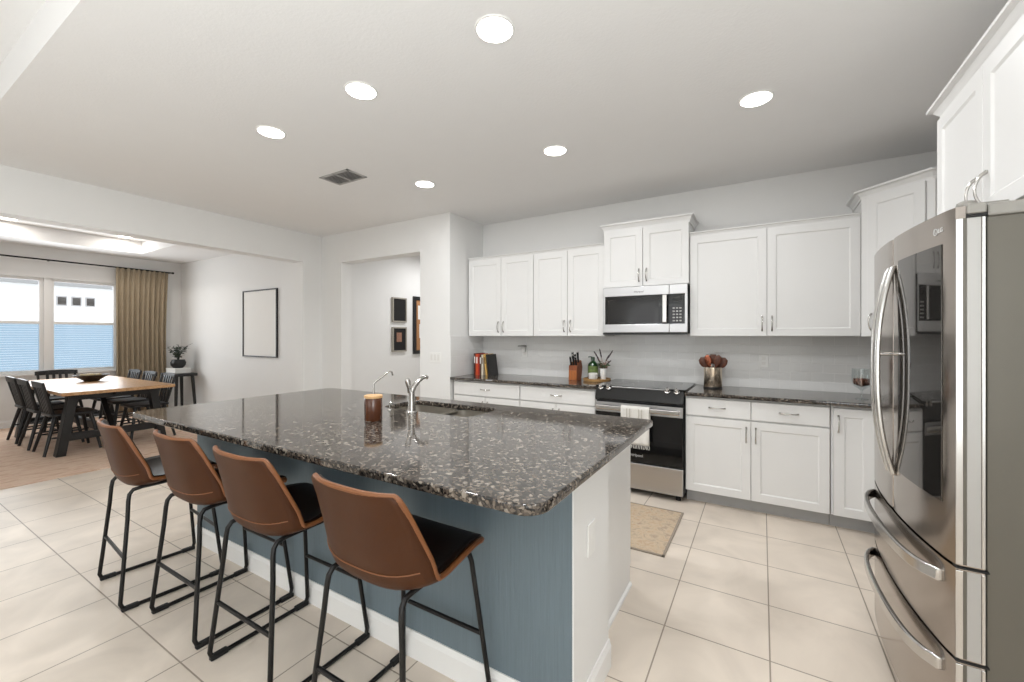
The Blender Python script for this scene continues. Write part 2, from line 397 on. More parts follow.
cd.box(TX0, TX1, DS - .15, TY0, CZ, TZ); cd.box(TX0, TX1, TY1, 3.85, CZ, TZ); cd.box(DX - .15, -5.5, DS - .15, 3.85, TZ, TZ + .1)
struct('ceiling_dining', cd, M['ceil'])

# baseboards
BBP = [(0, 0), (.012, 0), (.012, .088), (.008, .098), (.005, .112), (0, .112)]
def baseboard(name, path): return struct(name, MB().sweep(path, BBP), M['trim'])
baseboard('baseboard_north', [(DX, BY), (-5.5, BY)])
baseboard('baseboard_window', [(DX, DS), (DX, BY - .015)])
baseboard('baseboard_pantry', [(-3.454, BY), (BX, BY)])
baseboard('baseboard_stub', [(-5.5, 3.40), (HX, 3.40), (HX, BY), (-4.886, BY)])
baseboard('baseboard_hall', [(-5.1, 3.86), (-5.1, 7.0)])

# twin dining windows
def window(name, y0, y1):
    x = DX - .09
    fr = MB()
    t = .045
    fr.box(x - .03, x + .03, y0, y0 + t, WZ0, WZ1, .004); fr.box(x - .03, x + .03, y1 - t, y1, WZ0, WZ1, .004)
    fr.box(x - .03, x + .03, y0 + t, y1 - t, WZ0, WZ0 + t, .004); fr.box(x - .03, x + .03, y0 + t, y1 - t, WZ1 - t, WZ1, .004)
    zm = 1.585; fr.box(x - .02, x + .035, y0 + t, y1 - t, zm - .022, zm + .022, .004)
    o = fr.build(name, M['trim']); o['kind'] = 'structure'
    MB().box(x - .004, x, y0 + t, y1 - t, zm + .022, WZ1 - t).build('upper_pane', M['pane'], o)
    MB().box(x + .006, x + .010, y0 + t, y1 - t, WZ0 + t, zm - .022).build('lower_pane', M['screen'], o)
    sl = MB(); z = WZ0 + t + .02
    while z < zm - .03:
        sl.box(x + .017, x + .027, y0 + t + .004, y1 - t - .004, z - .0015, z + .0015); z += .036
    sl.build('blind_slats', M['white'], o)
    return o
window('window_1', *W1); window('window_2', *W2)
struct('trim_window_mullion', MB().box(DX - .13, DX - .03, W1[1], W2[0], WZ0, WZ1), M['trim'])
struct('trim_window_sill', MB().box(DX - .04, DX + .05, W1[0] - .04, W2[1] + .04, WZ0 - .035, WZ0, .006), M['trim'])

# sliding door of the living room, behind the camera
sd = MB()
for x in (-3.5, -2.73, -1.96): sd.box(x, x + .06, RY - .12, RY - .06, 0, 2.32)
sd.box(-3.5, -1.9, RY - .12, RY - .06, 0, .06); sd.box(-3.5, -1.9, RY - .12, RY - .06, 2.26, 2.32)
struct('door_1', sd, M['trim'])

# neighbour's house seen through the dining window
nb = thing('neighbour_house', 'white stucco house seen outside through the dining room window', 'house', (-14.5, 2.0, -.2))
MB().box(-.6, 0, -9, 9, 0, 5).build('wall', M['stucco'], nb)
ev = MB(); ev.box(0, .18, -9, 9, 2.78, 2.96); ev.build('eave', M['roofing'], nb)
for k in range(3):
    fm = MB(); y = 1.02 + k * .25
    fm.box(-.02, .03, y, y + .18, 2.30, 2.54); f_ = fm.build('window', M['grille'], nb)
    g = MB(); g.box(.03, .034, y + .02, y + .16, 2.33, 2.51); g.build('pane', M['mirror_glass'], f_)

# ------------------------------------------------------------------ ceiling fittings
def downlight(x, y, z, label, group, glow, power, color):
    t = thing('ceiling_light', label, 'ceiling light', (x, y, z), 0, group)
    MB().lathe([(.080, -.001), (.081, -.006), (.088, -.005), (.092, 0), (.080, 0)], n=32).build('trim_ring', M['white'], t, True)
    MB().lathe([(0, -.0065), (.078, -.0065), (.080, -.001), (0, -.001)], n=32).build('diffuser', glow, t, True)
    if power:
        a = area('ceiling_light_beam', (x, y, z - .012), (0, 0, 0), .13, .13, power, color, 'DISK'); 
    return t
RL = [(-1.04, 1.59, 'round recessed ceiling light nearest the camera, topmost in the photo'),
      (-1.95, 1.60, 'round recessed ceiling light above the brown candle on the island'),
      (-2.87, 1.61, 'leftmost round recessed ceiling light in the kitchen, over the island\'s dining end'),
      (-.03, 2.84, 'rightmost round recessed ceiling light, in front of the wide cabinet doors'),
      (-1.33, 2.86, 'round recessed ceiling light in front of the microwave cabinet'),
      (-2.645, 2.88, 'round recessed ceiling light closest to the pantry wall corner')]
for x, y, lb in RL: downlight(x, y, CZ, lb, 'recessed kitchen ceiling lights', M['glow'], LAMP_W, (.96, .98, 1.0))
downlight(-8.75, 1.37, TZ, 'small recessed light in the dining tray ceiling, at the photo\'s left edge', 'dining tray lights', M['glow_tray'], 5, (1, .94, .86))
downlight(-8.75, 2.58, TZ, 'small recessed light in the dining tray ceiling above the curtain', 'dining tray lights', M['glow_tray'], 5, (1, .94, .86))
area('added_hall_fill', (-4.2, 5.4, 2.72), (0, 0, 0), .4, .4, 20, (.98, .99, 1))  # unseen fill, added so the hall gets light; no fitting behind it
area('added_living_fill', (-2.0, -1.6, 2.93), (0, 0, 0), 2.4, 2.4, 16, (.98, .99, 1))  # broad overhead fill added behind the camera, not actual living room fittings

vt = thing('ceiling_vent', 'grey louvred air vent in the kitchen ceiling', 'vent', (-3.145, 2.39, CZ))
vf = MB(); vw, vd = .185, .105
vf.box(-vw, vw, -vd, -vd + .022, -.008, 0, .002); vf.box(-vw, vw, vd - .022, vd, -.008, 0, .002)
vf.box(-vw, -vw + .022, -vd, vd, -.008, 0, .002); vf.box(vw - .022, vw, -vd, vd, -.008, 0, .002); vf.box(-.008, .008, -vd, vd, -.008, 0)
vf.build('frame', M['grille'], vt)
MB().box(-vw + .02, vw - .02, -vd + .02, vd - .02, -.0015, 0).build('duct_opening', M['duct'], vt)
sl = MB()
for k in range(9):
    y = -vd + .03 + k * (2 * vd - .06) / 8
    sl.box(-vw + .02, vw - .02, -.007, .007, -.001, .001, mtx=Matrix.Translation((0, y, -.005)) @ Matrix.Rotation(.7, 4, 'X'))
sl.build('louvres', M['grille'], vt)

# ------------------------------------------------------------------ cabinets
def bow_handle(parent, mtx, L=.115, vertical=True, proud=.028):
    """arched pull, centred on local origin of mtx, front = -y"""
    pts = []
    for k in range(13):
        t = k / 12; a = (t - .5) * L
        o = -proud * (math.sin(PI * t) ** .6) - .002
        pts.append((0, o, a) if vertical else (a, o, 0))
    r = [.0045 + .0025 * abs(2 * k / 12 - 1) ** 3 for k in range(13)]
    m = MB().tube(pts, r, 8)
    for e in (0, 12):
        p = pts[e]; m.box(p[0] - .006, p[0] + .006, -.006, 0, p[2] - .006, p[2] + .006, .0015)
    bmesh.ops.transform(m.bm, matrix=mtx, verts=m.bm.verts)
    return m.build('handle', M['chrome'], parent, True)

CROWN = lambda z0, z1, d: [(0, z0), (.006, z0), (.008, z0 + (z1 - z0) * .3), (d * .6, z0 + (z1 - z0) * .7), (d, z0 + (z1 - z0) * .8), (d, z1), (0, z1)]
GAP = .0025
def upper(label, x0, x1, split, z0, z1, ztop, yf, group, ret=(False, False), cd_=.03, hz=.105):
    t = thing('upper_cabinet', label, 'cabinet', (x0, yf, z0), 0, group)
    W = x1 - x0; H = z1 - z0; D = WY - yf
    MB().box(.001, W - .001, .021, D - .003, 0, ztop - z0 - .012, .0).build('body', M['cab'], t)
    xs = [0] + [s - x0 for s in split] + [W]
    for i in range(len(xs) - 1):
        a, b = xs[i] + GAP, xs[i + 1] - GAP
        d = MB().shaker(b - a, H - .006, T(a, 0, .003)).build('door', M['cab'], t)
        hx = (b - .032) if i == 0 else (a + .032)
        bow_handle(d, T(hx, 0, hz))
    path = []
    if ret[0]: path.append((0, D - .003))
    path += [(0, .02), (W, .02)]
    if ret[1]: path.append((W, D - .003))
    # travel left to right along the front: outward (right of travel) is -y
    MB().sweep(path, CROWN(H - .002, ztop - z0, cd_)).build('crown', M['cab'], t)
    return t
UG = 'white upper cabinets on the back wall'
Z0 = 1.372
upper('white two-door upper cabinet at the far left, beside the pantry wall', -2.985, -2.12, [-2.532], Z0, 2.255, 2.292, 4.0, UG)
upper('white two-door upper cabinet directly left of the microwave cabinet', -2.118, -1.328, [-1.722], Z0, 2.255, 2.292, 4.0, UG)
upper('short white two-door cabinet above the microwave', -1.326, -.553, [-.953], 1.838, 2.385, 2.455, 3.97, UG, (True, True), .038)
upper('wide white two-door upper cabinet right of the microwave', -.551, .632, [.035], Z0, 2.255, 2.292, 4.0, UG)

# diagonal corner cabinet
t = thing('corner_upper_cabinet', 'tall white diagonal cabinet in the corner above the fridge\'s far side', 'cabinet', (0, 0, 0))
cA, cB = Vector((.635, 3.985)), Vector((.945, 3.675)); ztop = 2.445
MB().prism([(.634, WY - .003), (.634, 4.0), (.95, 3.684), (WX - .003, 3.684), (WX - .003, WY - .003)], Z0, 2.43).build('body', M['cab'], t)
dv = (cB - cA); L = dv.length; ang = math.atan2(dv.y, dv.x)
dm = T(cA.x, cA.y, Z0, ang)
st = MB(); st.box(-.006, .042, .0, .016, 0, 2.385 - Z0, .001, dm); st.box(L - .042, L + .004, .0, .016, 0, 2.385 - Z0, .001, dm)
st.build('stile', M['cab'], t)
dr = MB().shaker(L - .088, 2.385 - Z0 - .006, dm @ T(.044, -.012, .003)).build('door', M['cab'], t)
bow_handle(dr, dm @ T(.044 + .03, -.012, .105))
MB().sweep([(.634, WY - .003), (.634, 3.992), (.942, 3.684), (WX - .003, 3.684)], CROWN(2.38, ztop, .045)).build('crown', M['cab'], t)

# cabinet over the fridge
t = thing('fridge_upper_cabinet', 'white two-door cabinet above the stainless refrigerator', 'cabinet', (0, 0, 0))
fx = .684; fy0, fy1 = 1.69, 2.632; fz0, fz1 = 1.80, 2.355
MB().box(fx + .02, WX - .003, fy0, fy1, fz0, 2.41).build('body', M['cab'], t)
for i, (a, b) in enumerate(((fy1, 2.17), (2.17, fy0))):
    mm = T(fx, a - GAP, fz0 + .003, -PI / 2)
    d = MB().shaker(a - b - 2 * GAP, fz1 - fz0 - .006, mm).build('door', M['cab'], t)
    bow_handle(d, mm @ T((a - b - 2 * GAP - .035) if i == 0 else .035, 0, .09), L=.125, proud=.03)
MB().sweep([(WX - .003, fy1), (fx + .02, fy1), (fx + .02, fy0), (WX - .003, fy0)], CROWN(fz1, 2.42, .045)).build('crown', M['cab'], t)

# base cabinets
def base(label, x0, x1, drawers, doors, handles, group):
    yf = 3.71
    t = thing('base_cabinet', label, 'cabinet', (x0, yf, 0), 0, group)
    W = x1 - x0
    MB().box(.001, W - .001, .021, WY - yf - .003, .105, .884).build('body', M['cab'], t)
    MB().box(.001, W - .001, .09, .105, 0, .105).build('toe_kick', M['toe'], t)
    for a, b in drawers:
        m = MB(); a -= x0; b -= x0
        m.box(a + GAP, b - GAP, 0, .02, .727, .868, .003)
        d = m.build('drawer', M['cab'], t); bow_handle(d, T((a + b) / 2, 0, .80), vertical=False)
    for (a, b, z1_), hs in zip(doors, handles):
        a -= x0; b -= x0
        d = MB().shaker(b - a - 2 * GAP, z1_ - .113, T(a + GAP, 0, .108)).build('door', M['cab'], t)
        bow_handle(d, T((b - .032) if hs == 'r' else (a + .032), 0, z1_ - .11))
    return t
BG = 'white base cabinets along the back wall'
base('white base cabinet beneath the row of books, its lower doors hidden by the island', -2.985, -2.122, [(-2.975, -2.125)], [(-2.975, -2.55, .72), (-2.55, -2.125, .72)], 'rl', BG)
base('white base cabinet directly left of the range, beneath the knife block', -2.120, -1.312, [(-2.115, -1.318)], [(-2.115, -1.716, .72), (-1.716, -1.318, .72)], 'rl', BG)
base('white base cabinet with two drawers and two doors right of the range', -.546, .418, [(-.544, -.073), (-.073, .414)], [(-.544, -.073, .72), (-.073, .414, .72)], 'rl', BG)
# corner base cabinet
t = thing('corner_base_cabinet', 'white corner base cabinet with one narrow door beside the refrigerator', 'cabinet', (0, 0, 0))
MB().prism([(.421, 3.731), (.66, 3.731), (.68, 2.66), (WX - .003, 2.66), (WX - .003, WY - .003), (.421, WY - .003)], .105, .884).build('body', M['cab'], t)
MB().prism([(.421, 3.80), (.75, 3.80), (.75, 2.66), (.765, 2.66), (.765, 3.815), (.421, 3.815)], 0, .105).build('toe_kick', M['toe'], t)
d = MB().shaker(.222, .757, T(.436, 3.71, .108)).build('door', M['cab'], t); bow_handle(d, T(.462, 3.71, .755))
d = MB().shaker(1.02, .757, T(.66, 3.70, .108, -PI / 2)).build('side_door', M['cab'], t)

# worktops
o = slab('worktop', [(BX + .002, 3.68), (-1.31, 3.68), (-1.31, WY - .012), (BX + .012, WY - .012)], .885, .915, M['granite'], bev=.004)
tag(o, 'dark speckled granite worktop left of the range, with books and knife block', 'countertop', 'granite worktops')
o = slab('worktop', [(-.543, 3.68), (.63, 3.68), (.63, 2.645), (WX - .003, 2.645), (WX - .003, WY - .012), (-.543, WY - .012)], .885, .915, M['granite'], bev=.004)
tag(o, 'dark speckled granite worktop right of the range, holding the utensil canister', 'countertop', 'granite worktops')
# backsplash
struct('wall_backsplash', MB().box(BX + .010, WX - .001, WY - .010, WY - .0005, .88, Z0 + .1), M['splash'])
struct('wall_backsplash_return', MB().box(BX + .0005, BX + .010, BY + .003, WY, .918, Z0), M['splash_side'])

# ------------------------------------------------------------------ range
rx0, rx1 = -1.302, -.552; rc = (rx0 + rx1) / 2; rw_ = rx1 - rx0
t = thing('range', 'slide-in range with black glass cooktop and stainless oven front', 'oven', (rc, 3.66, 0))
hw = rw_ / 2
MB().box(-hw, hw, .04, .655, .04, .90).build('body', M['black'], t)
for sx in (-1, 1):
    for y in (.07, .6): MB().lathe([(0, 0), (.02, 0), (.02, .04), (0, .04)], sx * (hw - .05), y, 12).build('foot', M['rubber'], t)
ck = slab('cooktop', rrect(-hw - .012, hw + .012, .035, .655, .02), .917, .929, M['black_glass'], t, bev=.003)
rings = MB()
for (x, y, r) in ((-.19, .22, .1), (.19, .22, .09), (-.19, .49, .075), (.19, .49, .1)):
    rings.lathe([(r, .9292), (r + .003, .9295), (r + .006, .9292)], x, y, 40)
rings.build('burner_ring', M['grille'], ck)
# control fascia: sloping black front under the cooktop
fc = MB().prism([(.04, .80), (.005, .80), (-.005, .815), (.03, .916), (.14, .916), (.14, .80)], -hw, hw, Matrix(((0, 0, 1, 0), (1, 0, 0, 0), (0, 1, 0, 0), (0, 0, 0, 1))))
fc.build('control_panel', M['black_glass'], t)
MB().box(-hw * .62, hw * .62, .028, .04, .916, .924, .002).build('trim_strip', M['steel'], t)
for x in (-hw + .045, -hw + .115, hw - .13, hw - .055):
    k = MB()
    mt = Matrix.Translation((x, .03, .905)) @ Matrix.Rotation(math.radians(35), 4, 'X')
    k.lathe([(0, 0), (.024, 0), (.024, .008), (.018, .012), (.017, .03), (.014, .033), (0, .033)], n=20, mtx=mt)
    k.box(-.004, .004, -.016, .016, .03, .038, .002, mt)
    k.build('knob', M['steel_h'], t, True)
od = MB().box(-hw + .004, hw - .004, 0, .038, .285, .785, .004); od = od.build('oven_door', M['black_glass'], t)
MB().box(-hw + .004, hw - .004, -.004, .0, .70, .786, .001).build('door_trim', M['steel'], od)
hd = MB().box(-hw + .02, hw - .02, -.055, -.035, .725, .765, .008)
for sx in (-1, 1): hd.box(sx * (hw - .045) - .015, sx * (hw - .045) + .015, -.037, -.003, .73, .76, .004)
hd.build('door_handle', M['steel_h'], od)
dw = MB().box(-hw + .004, hw - .004, 0, .038, .055, .275, .004); dw.build('storage_drawer', M['steel'], t)
RX90 = Matrix.Rotation(PI / 2, 4, 'X')
text_mesh('logo', 'Whirlpool', .034, Matrix.Translation((-.02, -.001, .345)) @ RX90, M['logo'], od)

# towel over the oven handle
tw = MB(); rows = []
tx = rc - .002; hyF, hyB = 3.66 - .068, 3.66 - .024
def towel_profile():
    pr = []
    for k in range(15): pr.append((hyF - .002 * math.sin(k * .6), .455 + (.765 - .455) * k / 14))
    for k in range(1, 6):
        a = PI * k / 6; pr.append((hyF + (hyB - hyF) * (1 - math.cos(a)) / 2, .765 + .012 * math.sin(a)))
    for k in range(7): pr.append((hyB, .765 - .16 * k / 6))
    return pr
pr = towel_profile()
NX = 18
for (y, z) in pr:
    row = []
    for i in range(NX + 1):
        s = i / NX - .5; amp = max(0, (.72 - z) / .32) * .008
        row.append((tx + s * (.24 + .015 * max(0, (.7 - z))), y - abs(amp) * (1 + math.sin(s * 19 + 1)) * (1 if y < 3.66 - .05 else 0), z))
    rows.append(row)
tw.grid(rows)
towel = tw.build('tea_towel', M['cloth'], None, True)
towel.modifiers.new('solid', 'SOLIDIFY').thickness = .004
tag(towel, 'white fringed tea towel hanging on the oven door handle', 'towel')
fr = MB()
for i in range(30):
    s = i / 29 - .5; x = tx + s * .243
    fr.tube([(x, hyF - .008, .457), (x + random.uniform(-.004, .004), hyF - .009, .44), (x + random.uniform(-.006, .006), hyF - .008, .422)], .002, 4)
fr.build('fringe', M['cloth'], towel)
stp = MB()
for k, dx in enumerate((-.07, -.045, .03, .055)): stp.box(tx + dx, tx + dx + .008, hyF - .0075, hyF - .0055, .64, .755)
stp.build('woven_stripe', M['stripe'], towel)

# ------------------------------------------------------------------ microwave
t = thing('microwave', 'stainless over-the-range microwave beneath the short cabinet', 'microwave', ((-1.326 - .553) / 2, 3.925, 1.40))
mh = .38; mz1 = 1.834 - 1.40
MB().box(-mh, mh, .03, WY - 3.925 - .013, 0, mz1).build('body', M['black'], t)
MB().box(-mh, mh, .0, .03, -.012, .006).build('bottom_vent', M['black'], t)
dr_ = MB(); dw1 = mh * .60
dr_.box(-mh, dw1, 0, .03, mz1 - .085, mz1, .003); dr_.box(-mh, dw1, 0, .03, .008, .085, .003); dr_.box(-mh, -mh + .022, 0, .03, .085, mz1 - .085)
dr_ = dr_.build('door', M['steel'], t)
MB().box(-mh + .022, dw1, .003, .03, .085, mz1 - .085).build('door_frame', M['black_glass'], dr_)
MB().box(-mh + .05, dw1 - .085, .001, .0032, .10, mz1 - .115).build('door_window', M['mw_glass'], dr_)
hpts = [(dw1 - .03, -.002, .09), (dw1 - .03, -.03, .12), (dw1 - .03, -.038, mz1 / 2), (dw1 - .03, -.03, mz1 - .12), (dw1 - .03, -.002, mz1 - .09)]
hb = MB(); hb.box(dw1 - .052, dw1 - .012, -.04, -.026, .095, mz1 - .09, .006); hb.box(dw1 - .045, dw1 - .019, -.028, .004, .10, .125, .003); hb.box(dw1 - .045, dw1 - .019, -.028, .004, mz1 - .12, mz1 - .095, .003)
hb.build('door_handle', M['steel_h'], dr_)
cp = MB(); cp.box(dw1 + .002, mh, 0, .03, mz1 - .085, mz1, .003); cp.box(dw1 + .002, mh, 0, .03, .008, .085, .003); cp.box(mh - .02, mh, 0, .03, .085, mz1 - .085)
cp = cp.build('control_panel', M['steel'], t)
MB().box(dw1 + .002, mh - .02, .002, .03, .085, mz1 - .085).build('key_panel', M['black_glass'], cp)
MB().box(dw1 + .03, mh - .045, .0005, .002, mz1 - .155, mz1 - .12).build('display', M['mw_glass'], cp)
bt = MB()
for i in range(3):
    for j in range(5): bt.box(dw1 + .03 + i * .028, dw1 + .048 + i * .028, .001, .002, .105 + j * .028, .117 + j * .028)
bt.build('button', M['grille'], cp)
text_mesh('logo', 'Whirlpool', .022, Matrix.Translation((-.04, -.0006, mz1 - .05)) @ RX90, M['dark'], dr_)

# ------------------------------------------------------------------ island
t = thing('kitchen_island', 'large kitchen island with blue front panel and white end walls', 'island', (0, 0, 0))
IX0, IX1 = -3.25, -.551
kw = MB(); kw.box(IX0, IX1, 1.335, 1.71, 0, .884); kw.build('knee_wall', M['wall'], t)
MB().box(IX0 + .001, IX1 - .006, 1.330, 1.335, .09, .884).build('front_panel', M['blue'], t)
MB().sweep([(IX0, 1.70), (IX0, 1.330), (IX1, 1.330), (IX1, 1.71)], BBP).build('baseboard', M['trim'], t)
cb = MB()
cxa, cxb = IX0 + .02, -.627
cb.box(cxa, cxb, 1.71, 1.73, 0, .884); cb.box(cxb - .018, cxb, 1.73, 2.325, 0, .884); cb.box(cxa, cxa + .018, 1.73, 2.325, 0, .884)
cb.box(cxa + .019, cxb - .019, 2.305, 2.3245, .10, .884); cb.box(cxa + .019, cxb - .019, 1.731, 2.304, .10, .118)
cb.build('cabinet_box', M['cab'], t)
MB().box(cxa + .019, cxb - .019, 2.24, 2.25, 0, .10).build('toe_kick', M['toe'], t)
MB().sweep([(cxb, 1.71), (cxb, 2.325)], [(0, 0), (.012, 0), (.010, .012), (0, .02)]).build('shoe_moulding', M['trim'], t)
xs = [cxa, -2.75, -2.3, -1.78, -1.26, cxb]
for a, b in zip(xs, xs[1:]):
    mm = T(b - GAP, 2.345, .108, PI)
    d = MB().shaker(b - a - 2 * GAP, .757, mm).build('door', M['cab'], t); bow_handle(d, mm @ T(.035, 0, .68))
op = MB().box(IX1, IX1 + .006, 1.46, 1.535, .56, .68, .002); op.build('outlet_plate', M['white'], t)
SX0, SX1, SY0, SY1 = -2.12, -1.42, 1.90, 2.225
itop = slab('island_countertop', rrect(-3.285, -.508, .985, 2.365, (.075, .03, .06, .08), 8), .885, .917, M['granite'], None, [rrect(SX0, SX1, SY0, SY1, .06)], bev=.006)
tag(itop, 'large dark speckled granite countertop of the island, sink cut into it', 'countertop')
sk = thing('kitchen_sink', 'double-bowl stainless undermount sink in the island', 'sink', ((SX0 + SX1) / 2, (SY0 + SY1) / 2, .884))
def bowl(x0, x1, y0, y1, depth):
    m = MB(); o = rrect(x0, x1, y0, y1, .05); i = rrect(x0 + .015, x1 - .015, y0 + .015, y1 - .015, .05); f = rrect(x0 - .004, x1 + .004, y0 - .004, y1 + .004, .052)
    L3 = [[m.bm.verts.new((x, y, z)) for x, y in p] for p, z in ((f, 0), (o, 0), (o, -.02), (i, -depth))]
    n = len(o)
    for a, b in zip(L3, L3[1:]):
        for k in range(n): m.bm.faces.new((a[k], a[(k + 1) % n], b[(k + 1) % n], b[k]))
    m.bm.faces.new(L3[-1])
    return m.build('basin', M['sink'], sk, True)
hxs = (SX1 - SX0) / 2; hys = (SY1 - SY0) / 2
bowl(-hxs - .004, .03, -hys - .004, hys + .004, .2); bowl(.05, hxs + .004, -hys - .004, hys + .004, .2)
for x in (-.16, .2):
    MB().lathe([(0, -.199), (.035, -.199), (.04, -.196), (.04, -.1995)], x, 0, 20).build('drain', M['chrome'], sk, True)
MB().box(.03, .05, -hys, hys, -.05, -.004, .004).build('divider', M['sink'], sk)

fa = thing('kitchen_faucet', 'brushed nickel pull-out faucet standing behind the island sink', 'faucet', (-1.80, 1.845, .917))
MB().lathe([(0, 0), (.032, 0), (.032, .006), (.024, .012), (.021, .05), (.019, .12), (.019, .128), (0, .128)], n=24).build('body', M['chrome'], fa, True)
sp_ = [(0, .0, .10), (0, .004, .13), (.004, .02, .158), (.010, .048, .186), (.016, .078, .203), (.020, .10, .207), (.022, .112, .200)]
MB().tube(sp_, [.019, .018, .015, .013, .012, .012, .012], 14).build('spout', M['chrome'], fa, True)
lv = [(-.004, -.006, .122), (-.006, -.014, .15), (-.010, -.022, .186), (-.012, -.026, .204)]
MB().tube(lv, [.017, .013, .017, .012], 14).build('lever', M['chrome'], fa, True)
ft_ = thing('filtered_water_tap', 'slim bent water filter tap behind the brown candle', 'faucet', (-2.13, 1.845, .917))
MB().lathe([(0, 0), (.018, 0), (.018, .006), (.009, .014), (.009, .03), (0, .03)], n=16).build('base', M['chrome'], ft_, True)
MB().tube([(0, 0, .02), (0, 0, .15), (.004, .006, .163), (.045, .078, .222), (.052, .09, .228), (.058, .10, .224), (.061, .105, .200)], .0055, 10).build('spout', M['chrome'], ft_, True)
MB().box(-.012, -.028, -.004, .004, .02, .026, .001).build('lever', M['dark'], ft_)
ag = thing('soap_dispenser_pump', 'tiny nickel pump on the island between filter tap and faucet', 'pump', (-1.985, 1.845, .917))
MB().lathe([(0, 0), (.014, 0), (.012, .006), (.005, .01), (.005, .04), (0, .04)], n=14).build('stem', M['chrome'], ag, True)
MB().tube([(0, 0, .04), (0, .012, .044), (0, .03, .04)], .005, 8).build('nozzle', M['chrome'], ag, True)

cn = thing('jar_candle', 'brown glass jar candle with pale wooden lid on the island', 'candle', (-1.82, 1.575, .917))
MB().lathe([(0, 0), (.044, 0), (.047, .004), (.047, .118), (.045, .122), (0, .122)], n=32).build('jar', M['amber'], cn, True)
MB().lathe([(0, .122), (.049, .122), (.049, .134), (.047, .136), (0, .136)], n=32).build('lid', M['wood_lid'], cn, True)
lb = MB(); rws = []
for z in (.03, .10): rws.append([(.0476 * math.cos(a), .0476 * math.sin(a), z) for a in [PI * 1.02 + k * .115 for k in range(11)]])
lb.grid(rws); lb.build('label', M['label_dark'], cn, True)

# ------------------------------------------------------------------ bar stools
def smooth_rows(pts, n):
    """Catmull-Rom resample of tuples"""
    out = []; m = len(pts)
    for i in range(m - 1):
        p0, p1, p2, p3 = pts[max(i - 1, 0)], pts[i], pts[i + 1], pts[min(i + 2, m - 1)]
        for k in range(n):
            t = k / n
            out.append(tuple(.5 * (2 * b + (c - a) * t + (2 * a - 5 * b + 4 * c - d) * t * t + (3 * b - a - 3 * c + d) * t ** 3) for a, b, c, d in zip(p0, p1, p2, p3)))
    out.append(pts[-1]); return out
# y, z, half width, edge curl, curl direction angle (0 = up, 1 = forward)
STOOL = [(.202, .606, .19, .0, 0), (.19, .622, .205, .002, 0), (.12, .624, .22, .010, 0), (.03, .608, .232, .026, .1), (-.07, .586, .240, .046, .27), (-.135, .583, .246, .070, .5),
         (-.178, .606, .248, .078, .68), (-.202, .675, .240, .080, .82), (-.220, .765, .228, .062, .92), (-.238, .85, .213, .046, 1), (-.250, .896, .200, .036, 1), (-.253, .911, .184, .032, 1)]
def bucket(off, inset=0.0):
    rows = []
    S = smooth_rows(STOOL, 3)
    for i, (y, z, hw_, e, c) in enumerate(S):
        y2, z2 = S[min(i + 1, len(S) - 1)][:2]; y1, z1 = S[max(i - 1, 0)][:2]
        ty, tz = y2 - y1, z2 - z1; l = math.hypot(ty, tz) or 1
        ny, nz = tz / l, -ty / l          # profile normal pointing to the sitter
        row = []
        for k in range(17):
            s = k / 16 * 2 - 1
            g = abs(s) ** 3.0 * e
            row.append((s * (hw_ - inset), y + ny * off + g * math.sin(c * PI / 2), z + nz * off + g * math.cos(c * PI / 2)))
        rows.append(row)
    return rows
